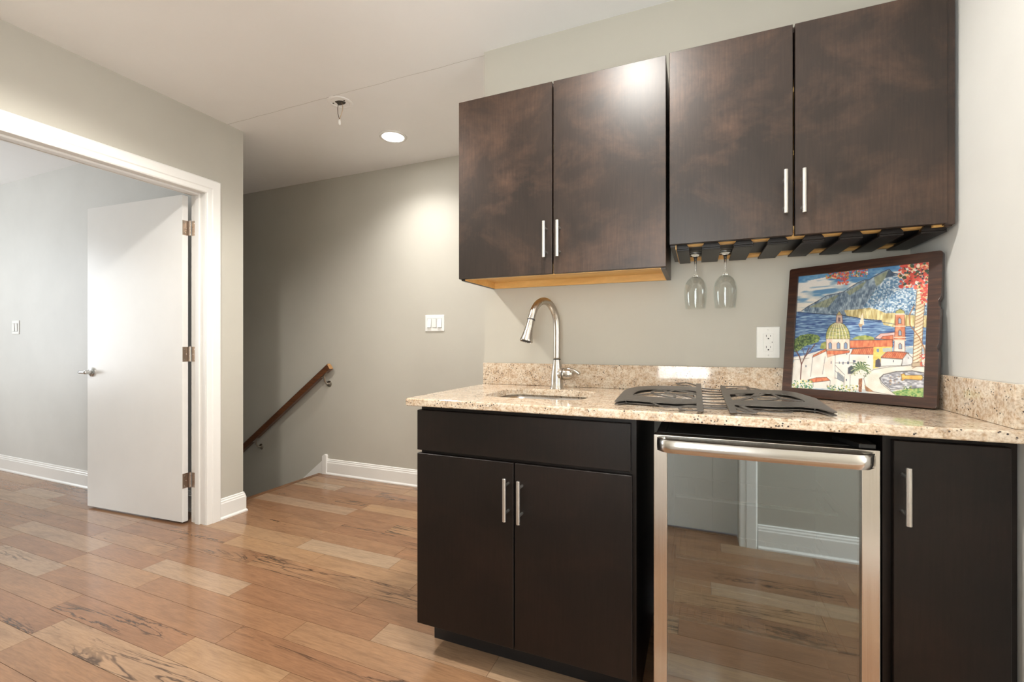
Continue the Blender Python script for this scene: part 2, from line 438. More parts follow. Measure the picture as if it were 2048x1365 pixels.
# skirt board following the stair on the far wall
bm=bmesh.new()
pl=[(-2.949,.118),(-2.949,-.3),(-5.9,-2.55),(-5.9,-2.25)]
for y0,y1 in ((YS-.016,YS),):
    a=[bm.verts.new((x,y0,z)) for x,z in pl]; b=[bm.verts.new((x,y1,z)) for x,z in pl]
    bm.faces.new(a); bm.faces.new(b[::-1])
    for i in range(4): bm.faces.new((a[i],b[i],b[(i+1)%4],a[(i+1)%4]))
struct(obj('baseboard_stair',bm,M['trim'],bevel=.003))
bm=bmesh.new(); pp=[(-2.952,0),(-2.905,0),(-2.905,.158),(-2.912,.167),(-2.928,.166),(-2.944,.158),(-2.952,.148)]
a=[bm.verts.new((x,YS-.022,z)) for x,z in pp]; b=[bm.verts.new((x,YS,z)) for x,z in pp]
bm.faces.new(a); bm.faces.new(b[::-1])
for i in range(7): bm.faces.new((a[i],b[i],b[(i+1)%7],a[(i+1)%7]))
struct(obj('trim_5',bm,M['trim'],bevel=.002))
# baseboards
BB=[(0,0),(.020,0),(.020,.008),(.013,.018),(.013,.098),(.010,.104),(.010,.112),(.006,.118),(.006,.126),(.0,.130)]
def bboard(name,path):
    bm=bmesh.new(); sweep(bm,BB,path); return struct(obj(name,bm,M['trim']))
bboard('baseboard_back',[((-2.905,YS,0),(0,-1,0)),((1.5,YS,0),(0,-1,0))])
bboard('baseboard_left',[((XL,-.035,0),(1,0,0)),((XL,.128,0),(1,1,0)),((-2.89,.128,0),(0,1,0))])
bboard('baseboard_left_front',[((XL,-2.0,0),(1,0,0)),((XL,-1.14,0),(1,0,0))])
bboard('baseboard_side_room',[((-6.6,.01,0),(0,-1,0)),((-2.90,.01,0),(0,-1,0))])
bboard('baseboard_bar',[((-.172,0,0),(0,-1,0)),((.415,0,0),(0,-1,0))])
bboard('baseboard_entry',[((EX1+.09,-2.0,0),(0,1,0)),((2.4,-2.0,0),(0,1,0))])
bboard('baseboard_right',[((XR,-.64,0),(-1,0,0)),((XR,-.80,0),(-1,-1,0)),((XR+.12,-.80,0),(0,-1,0))])

# casing: stepped profile mitred round an opening
def casing(bm,to,a0,a1,zt,w=.088,prof=((0,0),(0,.010),(.006,.014),(.030,.014),(.036,.018),(.080,.018),(.088,.012),(.088,0))):
    """to(a,z,d): a along the wall, d out of the wall; each profile point is (offset outward, depth)"""
    pts=[]
    for o_,d in prof:
        pts.append([to(a0-o_,0,d),to(a0-o_,zt+o_,d),to(a1+o_,zt+o_,d),to(a1+o_,0,d)])
    n=len(pts); V=[[bm.verts.new(p) for p in L] for L in pts]
    for i in range(n):
        A,B=V[i],V[(i+1)%n]
        for k in range(3): bm.faces.new((A[k],A[k+1],B[k+1],B[k]))
    bm.faces.new([V[i][0] for i in range(n)]); bm.faces.new([V[i][3] for i in range(n)][::-1])
bm=bmesh.new(); casing(bm,lambda a,z,d:(XL+d,a,z),OY0-.005,OY1+.002,OZ-.002)
dr1=struct(obj('door_1',bm,M['trim']))
bm=bmesh.new()
bx(bm,-2.893,XL+.001,OY1,OY1+.018,0,OZ+.018); bx(bm,-2.893,XL+.001,OY0-.018,OY0,0,OZ+.018); bx(bm,-2.893,XL+.001,OY0,OY1,OZ,OZ+.018)
bx(bm,-2.852,-2.815,OY1-.011,OY1,0,OZ); bx(bm,-2.852,-2.815,OY0,OY0+.011,0,OZ); bx(bm,-2.852,-2.815,OY0+.011,OY1-.011,OZ-.011,OZ)
obj('door_jamb',bm,M['trim'],dr1,bevel=.0015)
bm=bmesh.new(); casing(bm,lambda a,z,d:(-2.893-d,a,z),OY0-.005,OY1+.002,OZ-.002,prof=((0,0),(0,.01),(.06,.014),(.06,0)))
obj('door_casing',bm,M['trim'],dr1)

# entry door behind the camera
bm=bmesh.new(); casing(bm,lambda a,z,d:(a,-2.0+d,z),EX0,EX1,EZ)
dr2=struct(obj('door_2',bm,M['trim']))
bm=bmesh.new()
GX0,GX1,GZ0,GZ1=-.32,.07,.80,1.92
for a in ((EX0,GX0,.01,EZ),(GX1,EX1,.01,EZ),(GX0,GX1,.01,GZ0),(GX0,GX1,GZ1,EZ)): bx(bm,a[0],a[1],-2.165,-2.12,a[2],a[3])
obj('door_panel',bm,M['door'],dr2,bevel=.002)
obj('door_pane',box(GX0,GX1,-2.15,-2.146,GZ0,GZ1),M['pane'],dr2)
bm=bmesh.new()
for k in range(42):
    z=GZ0+.01+k*.0265
    v=bx(bm,GX0+.01,GX1-.01,-2.143,-2.119,z,z+.0015)
    for q in v:
        q.co.z+=(q.co.y+2.131)*.45
tag_o=obj('window_blind',bm,M['white_plastic'],dr2)
# door leaf standing open inside the side room
hx,hy=-2.911,-.166; ang=math.radians(3.7)
dl=Vector((-math.cos(ang),-math.sin(ang),0)); dn=Vector((-math.sin(ang),math.cos(ang),0))
def L2(a,b,z): 
    p=Vector((hx,hy,0))+dl*a+dn*b; return (p.x,p.y,z)
leaf=thing('open_door','white flush door standing open in the left doorway, on three hinges','door',(hx,hy,0))
def lbox(bm,a0,a1,b0,b1,z0,z1):
    v=[bm.verts.new(L2(a,b,z)) for z in (z0,z1) for b in (b0,b1) for a in (a0,a1)]
    for f in ((0,2,3,1),(4,5,7,6),(0,1,5,4),(2,6,7,3),(0,4,6,2),(1,3,7,5)): bm.faces.new([v[i] for i in f])
bm=bmesh.new(); lbox(bm,0,.897,0,.035,.012,2.012)
obj('door_slab',bm,M['door'],leaf,bevel=.0015)
for zc in (1.813,1.038,.263):
    bm=bmesh.new(); lbox(bm,-.0015,.0,.0,.035,zc-.045,zc+.045)
    # jamb leaf and knuckle
    bx(bm,-2.892,-2.862,OY1-.0015,OY1-.0001,zc-.045,zc+.045)
    px,py=-2.9015,-.1275
    for k in range(5):
        z=zc-.045+.018*k; lathe(bm,[(0,z+.0005),(.0058,z+.0005),(.0058,z+.0175),(0,z+.0175)],(px,py,0),n=14)
    lathe(bm,[(0,zc+.045),(.004,zc+.045),(.004,zc+.049),(0,zc+.050)],(px,py,0),n=12)
    v=[bm.verts.new(p) for p in ((-2.9035,-.133,zc-.045),(-2.9115,-.1305,zc-.045),(-2.9115,-.1305,zc+.045),(-2.9035,-.133,zc+.045))]
    bm.faces.new(v)
    h=obj('hinge',bm,M['hinge'],leaf)
    bm=bmesh.new()
    for dz,b in ((-.03,.012),(0,.022),(.03,.012)):
        c=Vector(L2(-.0012,b,zc+dz)); lathe(bm,[(.0032,0),(.0030,.0008),(0,.0010)],c,-dl,10)
        lathe(bm,[(.0032,0),(.0030,.0006),(0,.0008)],(-2.877+(.006 if dz else -.006),OY1-.0014,zc+dz),(0,-1,0),10)
    obj('screw',bm,M['stud'],h)
# lever handle both sides
bm=bmesh.new(); c=Vector(L2(.845,0,.913))
lathe(bm,[(.0,0),(.031,0),(.031,.006),(.026,.010),(.013,.012),(.012,.045),(0,.047)],c,-dn,28)
hd=obj('door_handle',bm,M['chrome'],leaf,smooth=False); smooth_by_angle(hd)
bm=bmesh.new(); e=c-dn*.040
tube(bm,[e+dl*t for t in (-.012,-.008,.0,.02,.04,.060,.064)],[.006,.0105,.012,.0105,.010,.010,.006],16)
obj('lever',bm,M['chrome'],hd,smooth=True)

# ------------------------------------------------------------------ wall plates
def switch_plate(name,label,x0,x1,z0,z1,yw,gangs,group=None):
    t=thing(name,label,'switch',((x0+x1)/2,yw,(z0+z1)/2),group)
    bm=bmesh.new(); bx(bm,x0,x1,yw-.006,yw,z0,z1); obj('cover_plate',bm,M['white_plastic'],t,bevel=.003)
    zc=(z0+z1)/2
    for k in range(gangs):
        xc=(x0+x1)/2+(k-(gangs-1)/2)*.046
        bm=bmesh.new()
        v=bx(bm,xc-.0165,xc+.0165,yw-.011,yw-.0065,zc-.033,zc+.033)
        tilt=-1 if (gangs==3 and k!=1) else .4
        for q in v:
            if q.co.y<yw-.009: q.co.y+=tilt*(q.co.z-zc)*-.10
        rk=obj('rocker',bm,M['white_plastic'],t,bevel=.0012)
        bm=bmesh.new()
        for a in ((xc-.0185,xc-.017,zc-.035,zc+.035),(xc+.017,xc+.0185,zc-.035,zc+.035),(xc-.0185,xc+.0185,zc-.0365,zc-.034),(xc-.0185,xc+.0185,zc+.034,zc+.0355)):
            bx(bm,a[0],a[1],yw-.0066,yw-.0060,a[2],a[3])
        obj('rocker_gap',bm,P('gap_shade',(.28,.28,.27),.6,noise=(20,.1,0)) if 'gap_shade' not in D.materials else D.materials['gap_shade'],rk)
    return t
switch_plate('light_switch','white three-rocker light switch plate on the stair wall right of the handrail',-1.935,-1.768,1.197,1.320,YS,3)
switch_plate('light_switch','white light switch plate on the side room wall seen through the open doorway',-5.458,-5.34,1.183,1.30,.01,2)
# receptacle
ox,oz=.239,1.108
ot=thing('power_outlet','white double socket with two ground holes on the wall between glasses and picture','outlet',(ox,0,oz))
obj('cover_plate',box(ox-.039,ox+.039,-.006,0,oz-.0595,oz+.0595),M['white_plastic'],ot,bevel=.003)
fc=obj('socket_face',box(ox-.017,ox+.017,-.0085,-.0055,oz-.0335,oz+.0335),M['white_plastic'],ot,bevel=.001)
bm=bmesh.new()
for s in (-1,1):
    zc=oz+s*.021
    bx(bm,ox-.0078,ox-.0060,-.0087,-.0083,zc,zc+.008); bx(bm,ox+.0060,ox+.0078,-.0087,-.0083,zc+.001,zc+.007)
    lathe(bm,[(.0026,0),(0,.0002)],(ox,-.0086,zc-.0065),(0,-1,0),12); 
bx(bm,ox+.0115,ox+.0132,-.0087,-.0083,oz-.002,oz+.003)
obj('socket_slots',bm,M['slot'],fc)
obj('test_button',box(ox-.015,ox+.008,-.0097,-.0085,oz-.0045,oz+.0045),M['white_plastic'],fc,bevel=.0005)
for s in (-1,1):
    bm=bmesh.new(); lathe(bm,[(.003,0),(.002,.0012),(0,.0014)],(ox,-.006,oz+s*.048),(0,-1,0),10); obj('screw',bm,M['white_plastic'],ot)

# ------------------------------------------------------------------ ceiling fittings
lt=thing('recessed_light','glowing round recessed ceiling light above the stair landing','light',(-1.904,.56,CZ))
bm=bmesh.new(); lathe(bm,[(.070,0),(.092,0),(.090,-.005),(.072,-.007),(.070,-.003)],(-1.904,.56,CZ),n=40,close=True)
obj('trim_ring',bm,M['trim'],lt,smooth=True)
bm=bmesh.new(); lathe(bm,[(0,-.004),(.071,-.004),(.071,-.002),(0,-.002)],(-1.904,.56,CZ),n=40)
obj('lens',bm,M['lamp'],lt)
for x,y in ((-.275,-1.03),(-1.86,-1.02),(-.35,.56)):  # the corridor fitting is an added one, housing the stair fill
    t2=thing('recessed_light','unseen round ceiling light added in the corridor behind the bar wall to brighten the stair wall' if y>0 else 'round recessed ceiling light over the bar counter, above the camera view' if x>-1 else 'round recessed ceiling light in the middle of the room, above the camera view','light',(x,y,CZ))
    bm=bmesh.new(); lathe(bm,[(.070,0),(.092,0),(.090,-.005),(.072,-.007),(.070,-.003)],(x,y,CZ),n=40,close=True); obj('trim_ring',bm,M['trim'],t2,smooth=True)
    bm=bmesh.new(); lathe(bm,[(0,-.004),(.071,-.004),(.071,-.002),(0,-.002)],(x,y,CZ),n=40); obj('lens',bm,M['lamp'],t2)
jx,jy=-1.918,.089
jb=thing('ceiling_junction_box','open round ceiling wiring box with two dark wires hanging from it','electrical box',(jx,jy,CZ))
bm=bmesh.new(); lathe(bm,[(.050,0),(.071,0),(.068,-.002),(.056,-.003),(.050,-.002)],(jx,jy,CZ),n=40,close=True)
obj('mounting_ring',bm,M['ceiling'],jb,smooth=True)
bm=bmesh.new(); lathe(bm,[(0,-.0012),(.053,-.0012),(.053,-.0002),(0,-.0002)],(jx,jy,CZ),n=32); obj('box_plate',bm,M['ceiling'],jb)
bm=bmesh.new()
hole=[(.028*math.cos(a)*(1+.25*math.sin(3*a+1)),.028*math.sin(a)*(1+.2*math.cos(2*a))) for a in [2*PI*k/18 for k in range(18)]]
plate(bm,[(jx+p[0],jy+p[1]) for p in hole],[],CZ-.0022,CZ-.0014)
for s in (-1,1): lathe(bm,[(.005,0),(.004,-.002),(0,-.002)],(jx+s*.040,jy-.01,CZ-.0012),n=10)
obj('box_opening',bm,M['wire'],jb)
bm=bmesh.new()
tube(bm,[(jx-.010,jy,CZ-.002),(jx-.018,jy,CZ-.03),(jx-.016,jy,CZ-.06),(jx-.006,jy,CZ-.092),(jx-.004,jy,CZ-.100)],.0016,8)
obj('wire',bm,M['wire'],jb,smooth=True)
bm=bmesh.new(); tube(bm,[tuple(p) for p in spline([(jx+.012,jy,CZ-.002),(jx+.020,jy,CZ-.03),(jx+.016,jy,CZ-.055),(jx+.002,jy,CZ-.085),(jx-.004,jy,CZ-.100)],4)],.0014,8)
obj('wire',bm,M['copper'],jb,smooth=True)
bm=bmesh.new(); lathe(bm,[(.0,-.096),(.004,-.098),(.007,-.108),(.007,-.124),(.004,-.130),(0,-.131)],(jx-.004,jy,CZ),n=14)
obj('wire_nut',bm,M['white_plastic'],jb,smooth=True)

# ------------------------------------------------------------------ handrail
sl=(.939-.162)/(3.843-2.805); dv=Vector((-1,0,-.745)).normalized(); up=Vector((-.745*1,0,1)).normalized(); up=Vector((-dv.z,0,dv.x)) if False else Vector((dv.z,0,-dv.x)).normalized()
hr=thing('handrail','brown wooden handrail sloping down the stair wall on metal brackets','handrail',(-2.82,YS-.05,.90))
top=Vector((-2.822,0,.916))
bm=bmesh.new(); Lr=2.6
rings=[]
for s in (0,Lr):
    c=top+dv*s; ring=[]
    hw,hh=.021,.026
    for a,b in ((-hw,-hh),(hw,-hh),(hw,hh*.6),(hw*.7,hh),(-hw*.7,hh),(-hw,hh*.6)):
        p=c+up*b; 
        if s==0: p=p+Vector((0,0,0))
        ring.append(bm.verts.new((p.x,YS-.062+a,p.z)))
    rings.append(ring)
n=6
for k in range(n): bm.faces.new((rings[0][k],rings[0][(k+1)%n],rings[1][(k+1)%n],rings[1][k]))
bm.faces.new(rings[0][::-1]).material_index=1; bm.faces.new(rings[1]).material_index=1
obj('rail',bm,[M['rail'],M['railend']],hr,bevel=.002)
for s in (.095,1.10,2.1):
    c=top+dv*s-up*.026
    bm=bmesh.new()
    wpt=Vector((c.x-.005,YS-.001,c.z-.075))
    lathe(bm,[(0,0),(.026,0),(.026,.004),(.018,.008),(0,.009)],wpt,(0,-1,0),24)
    tube(bm,[wpt+Vector((0,-.006,0)),wpt+Vector((0,-.035,.004)),Vector((c.x,YS-.058,c.z-.045)),Vector((c.x,YS-.062,c.z-.004))],[.009,.0075,.0075,.0075],12)
    a=c-dv*.03; b=c+dv*.03
    v=[bm.verts.new((p.x,YS-.062+y,p.z+z)) for z in (-.004,0) for p in (a,b) for y in (-.012,.012)]
    for f in ((0,1,3,2),(4,6,7,5),(0,2,6,4),(1,5,7,3),(0,4,5,1),(2,3,7,6)): bm.faces.new([v[i] for i in f])
    smooth_by_angle(obj('bracket',bm,M['nickel'],hr))

# ------------------------------------------------------------------ cabinets
def pull(parent,x,yf,z0,z1,s=.035):
    bm=bmesh.new(); tube(bm,[(x,yf-s,z0),(x,yf-s,z0+.0006),(x,yf-s,z1-.0006),(x,yf-s,z1)],[.0055,.0061,.0061,.0055],20)
    zc=(z0+z1)/2
    for q in (-.044,.044): tube(bm,[(x,yf,zc+q),(x,yf-s,zc+q)],.0045,14)
    return smooth_by_angle(obj('handle',bm,M['pull'],parent))
def door(parent,x0,x1,yb,z0,z1,mat,hxz=None,th=.02):
    d=obj('door',box(x0,x1,yb-th,yb,z0,z1),mat,parent,bevel=.0012,seg=1)
    if hxz: pull(d,hxz[0],yb-th,hxz[1],hxz[2])
    return d
# left upper
uc=thing('wall_cabinet','dark brown two-door wall cabinet on the left with pale wood underside, above the tap','cabinet',(-.506,-.15,1.36))
bm=bmesh.new(); x0,x1,z0,z1=-.905,-.107,1.361,2.088
bx(bm,x0,x0+.016,-.305,-.002,z0,z1); bx(bm,x1-.016,x1,-.305,-.002,z0,z1); bx(bm,x0+.016,x1-.016,-.305,-.002,z1-.016,z1)
obj('carcass',bm,M['espresso_up_lit'],uc)
bm=bmesh.new()
bx(bm,x0+.016,x1-.016,-.304,-.020,z0+.028,z0+.044); bx(bm,x0+.016,x1-.016,-.018,-.003,z0,z1-.018)
bx(bm,x0+.0162,x0+.0185,-.303,-.018,z0+.0005,z0+.028); bx(bm,x1-.0185,x1-.0162,-.303,-.018,z0+.0005,z0+.028)
bx(bm,x0+.016,x1-.016,-.304,-.290,z0+.004,z0+.028)
for z in (1.62,1.85): bx(bm,x0+.018,x1-.018,-.285,-.019,z,z+.016)
obj('inner_panel',bm,M['maple'],uc,label='pale maple underside and shelves')
door(uc,-.907,-.5105,-.305,1.366,2.086,M['espresso_up_lit'],(-.5316,1.422,1.557))
door(uc,-.5045,-.1055,-.305,1.366,2.086,M['espresso_up_lit'],(-.4797,1.422,1.555))
# right upper
ur=thing('wall_cabinet','dark brown two-door wall cabinet on the right with stemware slots beneath','cabinet',(.28,-.15,1.434))
bm=bmesh.new(); x0,x1,z0,z1=-.092,.654,1.434,2.092
bx(bm,x0,x0+.016,-.305,-.002,z0,z1); bx(bm,x1-.016,x1,-.305,-.002,z0,z1); bx(bm,x0+.016,x1-.016,-.305,-.002,z1-.016,z1)
bx(bm,.632,x1,-.320,-.305,z0+.002,z1)
obj('carcass',bm,M['espresso_up_lit'],ur)
bm=bmesh.new()
bx(bm,x0+.016,x1-.016,-.270,-.245,1.441,1.457); bx(bm,x0+.016,x1-.016,-.052,-.0185,1.441,1.457); bx(bm,x0+.016,x1-.016,-.304,-.0185,1.458,1.472); bx(bm,x0+.016,x1-.016,-.018,-.003,1.432,z1-.018)
bx(bm,x0+.0162,x0+.019,-.300,-.018,z0-.008,1.457); bx(bm,x1-.04,x1-.0162,-.300,-.018,z0+.001,1.457)
for z in (1.70,1.9): bx(bm,x0+.018,x1-.018,-.285,-.019,z,z+.016)
obj('inner_panel',bm,M['maple'],ur,label='pale maple underside and shelves')
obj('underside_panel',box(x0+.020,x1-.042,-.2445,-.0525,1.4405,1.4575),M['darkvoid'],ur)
door(ur,-.094,.2665,-.305,1.439,2.091,M['espresso_up_lit'],(.2428,1.500,1.633))
door(ur,.2725,.637,-.305,1.439,2.091,M['espresso_up_lit'],(.2907,1.497,1.630))
# stemware rack: eight dark T-section runners, fixed to the underside
for k in range(8):
    c=-.0615+.0973*k; a,b=c-.029,c+.029
    if k==0: a=-.072
    bm=bmesh.new()
    bx(bm,a,b,-.272,-.026,1.421,1.427)
    pr=[(a,1.427),(a,1.431),(c-.012,1.4565),(c+.012,1.4565),(b,1.431),(b,1.427)]
    A=[bm.verts.new((x,-.290,z)) for x,z in pr]; B=[bm.verts.new((x,-.272,z)) for x,z in pr]
    bm.faces.new(A); bm.faces.new(B[::-1])
    for i in range(6): bm.faces.new((A[i],B[i],B[(i+1)%6],A[(i+1)%6]))
    bx(bm,a,b,-.290,-.272,1.421,1.427)
    bx(bm,c-.010,c+.010,-.272,-.030,1.427,1.4405)
    obj('rack_runner',bm,M['espresso'],ur,bevel=.001,seg=1)

# wine glasses hanging upside down
def wine_glass(x,y,label,zt=1.4345):
    t=thing('wine_glass',label,'glass',(x,y,zt),'wine glasses hanging under the right wall cabinet')
    # profile measured downwards from the foot
    bm=bmesh.new()
    prof=[(0,0),(.034,-.0005),(.035,-.002),(.030,-.004),(.012,-.010),(.0055,-.020),(.0040,-.035),(.0040,-.060),(.0050,-.075),(.0085,-.086)]
    outer=[(.0180,-.091),(.0275,-.100),(.0345,-.113),(.0380,-.130),(.0390,-.147),(.0380,-.168),(.0355,-.188),(.0335,-.204)]
    inner=[(r-.0014,h) for r,h in outer[::-1]]; inner[0]=(.0325,-.204)
    rim=[(.0331,-.2046)]
    lathe(bm,prof+[(.012,-.0875),(.010,-.0900),(0,-.0885)],(x,y,zt),n=40)
    obj('stem_and_foot',bm,M['glass'],t,smooth=True)
    bm=bmesh.new(); lathe(bm,[(.0086,-.0861)]+outer+rim+inner+[(.010,-.0912),(0,-.0890)],(x,y,zt),n=40)
    obj('bowl',bm,M['bowl'],t,smooth=True); return t
wine_glass(-.0135,-.17,'clear wine glass hanging upside down, left of the pair')
wine_glass(.0845,-.17,'clear wine glass hanging upside down, right of the pair')

# left base cabinet
bc=thing('base_cabinet','dark brown sink base cabinet with false drawer front and two doors','cabinet',(-.55,-.3,0))
bm=bmesh.new(); x0,x1=-.919,-.172
bx(bm,x0,x0+.018,-.573,-.004,.10,.886); bx(bm,x1-.018,x1,-.573,-.004,0,.886)
bx(bm,x0+.018,x1-.018,-.573,-.555,.10,.14); bx(bm,x0+.018,x1-.018,-.573,-.555,.845,.886); bx(bm,x0+.018,x1-.018,-.573,-.555,.70,.735)
bx(bm,x0+.018,x1-.018,-.555,-.004,.10,.118); bx(bm,x0+.018,x1-.018,-.012,-.004,.118,.70)
bx(bm,-.575,-.535,-.573,-.555,.14,.70)
obj('carcass',bm,M['espresso'],bc)
bm=bmesh.new(); bx(bm,x0,x1-.018,-.489,-.475,0,.10); bx(bm,x0,x0+.014,-.475,-.004,0,.10); obj('toe_kick',bm,M['darkvoid'],bc)
obj('drawer_front',box(-.925,-.1865,-.593,-.573,.728,.869),M['espresso'],bc,bevel=.0012,seg=1)
door(bc,-.925,-.5565,-.573,.114,.7165,M['espresso'],(-.5737,.537,.674))
door(bc,-.552,-.1825,-.573,.114,.7165,M['espresso'],(-.526,.535,.671))
# right base cabinet
br=thing('base_cabinet','narrow dark brown single-door base cabinet right of the wine fridge','cabinet',(.54,-.3,0))
bm=bmesh.new(); x0,x1=.415,.660
bx(bm,x0,x0+.018,-.573,-.004,0,.886); bx(bm,x1-.018,x1,-.573,-.004,0,.886)
bx(bm,x0+.018,x1-.018,-.573,-.555,.10,.14); bx(bm,x0+.018,x1-.018,-.573,-.555,.845,.886); bx(bm,x0+.018,x1-.018,-.555,-.004,.10,.118)
obj('carcass',bm,M['espresso'],br)
obj('toe_kick',box(x0+.018,x1-.018,-.489,-.475,0,.10),M['darkvoid'],br)
door(br,.431,.642,-.573,.114,.871,M['espresso'],(.4486,.680,.815))

# ------------------------------------------------------------------ countertop, splash, sink
hole=rrect(-.742,-.366,-.478,-.165,.075,7)
bm=bmesh.new()
plate(bm,[(-.946,-.634),(XR-.001,-.634),(XR-.001,-.001),(-.946,-.001)],[hole],.8875,.914)
ct=tag(obj('countertop',bm,M['granite'],bevel=.004,seg=2),'speckled beige granite countertop with a sink cut-out over the dark cabinets','countertop')
tag(obj('backsplash',box(-.946,XR-.001,-.021,-.001,.9145,1.0135),M['granite'],bevel=.0015),'long low granite backsplash strip along the wall behind the tap','backsplash')
tag(obj('backsplash',box(XR-.021,XR-.001,-.600,-.022,.9145,1.0135),M['granite'],bevel=.0015),'short granite side splash on the right wall beside the picture','backsplash')
bm=bmesh.new()
secs=[(.022,.8868,.085),(.003,.8868,.08),(.002,.85,.08),(-.012,.74,.075),(-.05,.722,.06),(-.12,.716,.03)]
sk=[]
for g,z,r in secs: sk.append([bm.verts.new((x,y,z)) for x,y in rrect(-.742-g,-.366+g,-.478-g,-.165+g,max(.02,r),7)])
for a,b in zip(sk,sk[1:]):
    n=len(a)
    for k in range(n): bm.faces.new((a[k],a[(k+1)%n],b[(k+1)%n],b[k]))
bm.faces.new(sk[-1])
o=obj('sink',bm,M['steel_h'],smooth=True); so=o.modifiers.new('s','SOLIDIFY'); so.thickness=.0012; so.offset=-1
tag(o,'stainless steel undermount bar sink set below the counter cut-out','sink')
bm=bmesh.new(); lathe(bm,[(0,.0168-.016),(.038,.001),(.040,.003),(.044,.003)],(-.554,-.32,.7162),n=24); obj('drain',bm,M['chrome'],o,smooth=True)

# ------------------------------------------------------------------ faucet
fx,fy=-.559,-.098; fd=Vector((-.403,-.915,0)).normalized()
ft=thing('faucet','brushed nickel gooseneck pull-down tap with a side lever behind the sink','faucet',(fx,fy,.914))
bm=bmesh.new(); lathe(bm,[(0,.0005),(.031,.0005),(.031,.004),(.027,.010),(.0265,.03),(.025,.060),(.0215,.085),(.018,.105),(.0165,.118),(.016,.121),(0,.121)],(fx,fy,.914),n=32)
fb=smooth_by_angle(obj('faucet_body',bm,M['nickel'],ft),50)
bm=bmesh.new(); lathe(bm,[(0,0),(.0158,0),(.0158,.003),(0,.003)],(fx,fy,1.0352),n=28); obj('seal_ring',bm,M['glue'],fb)
def S(s,z): return Vector((fx,fy,0))+fd*s+Vector((0,0,z))
cp=spline([S(0,1.038),S(0,1.10),S(0,1.16),S(.005,1.208),S(.022,1.245),S(.052,1.272),S(.086,1.279),S(.118,1.266),S(.143,1.237),S(.158,1.200)],6)
bm=bmesh.new(); tube(bm,cp,.0148,28); obj('spout',bm,M['nickel'],ft,smooth=True)
a=S(.158,1.200); b=S(.187,1.112); ax=(b-a).normalized(); Lh=(b-a).length
bm=bmesh.new(); lathe(bm,[(0,.003),(.0150,.003),(.0158,.012),(.0172,.035),(.0205,.062),(.0255,Lh-.006),(.0262,Lh-.002),(.0255,Lh),(.0235,Lh),(.0225,Lh-.003),(0,Lh-.003)],a,ax,32)
sh=smooth_by_angle(obj('spray_head',bm,M['nickel'],ft),50)
bm=bmesh.new(); lathe(bm,[(0,-.001),(.0160,-.001),(.0160,.0032),(0,.0032)],a,ax,28); obj('seal_ring',bm,M['glue'],sh)
bm=bmesh.new(); lathe(bm,[(0,Lh-.0026),(.021,Lh-.0026),(.020,Lh-.0012),(0,Lh-.0012)],a,ax,28)
u_,v_=frame_basis(ax)
for k in range(10):
    t_=2*PI*k/10; lathe(bm,[(.002,Lh-.0012),(.0014,Lh+.0012),(0,Lh+.0014)],a+(u_*math.cos(t_)+v_*math.sin(t_))*.013,ax,8)
obj('nozzle_plate',bm,M['glue'],sh)
hx_=Vector((.96,-.28,0)).normalized(); hc=Vector((fx,fy,.976))
bm=bmesh.new(); lathe(bm,[(0,.002),(.019,.006),(.0235,.016),(.0245,.028),(.0245,.034),(0,.034)],hc,hx_,28); smooth_by_angle(obj('valve_housing',bm,M['nickel'],ft),50)
bm=bmesh.new(); lathe(bm,[(0,.0342),(.0235,.0342),(.0235,.0362),(0,.0362)],hc,hx_,28); obj('seal_ring',bm,M['glue'],ft)
bm=bmesh.new(); lathe(bm,[(0,.0364),(.0245,.0364),(.0250,.046),(.0235,.058),(.0180,.071),(.010,.079),(0,.081)],hc,hx_,28)
hl=obj('lever_handle',bm,M['nickel'],ft,smooth=True)
bm=bmesh.new(); p0=hc+hx_*.044+Vector((0,0,.018))
pts=[p0,p0+hx_*.02+Vector((0,0,.002)),p0+hx_*.040+Vector((0,.002,-.004)),p0+hx_*.058+Vector((0,.004,-.014)),p0+hx_*.064+Vector((0,.004,-.018))]
tube(bm,[tuple(q) for q in spline(pts,4)],[.004]+[.0075]*6+[.008]*5+[.007]*3+[.0055,.003],14)
obj('lever_blade',bm,M['nickel'],hl,smooth=True)

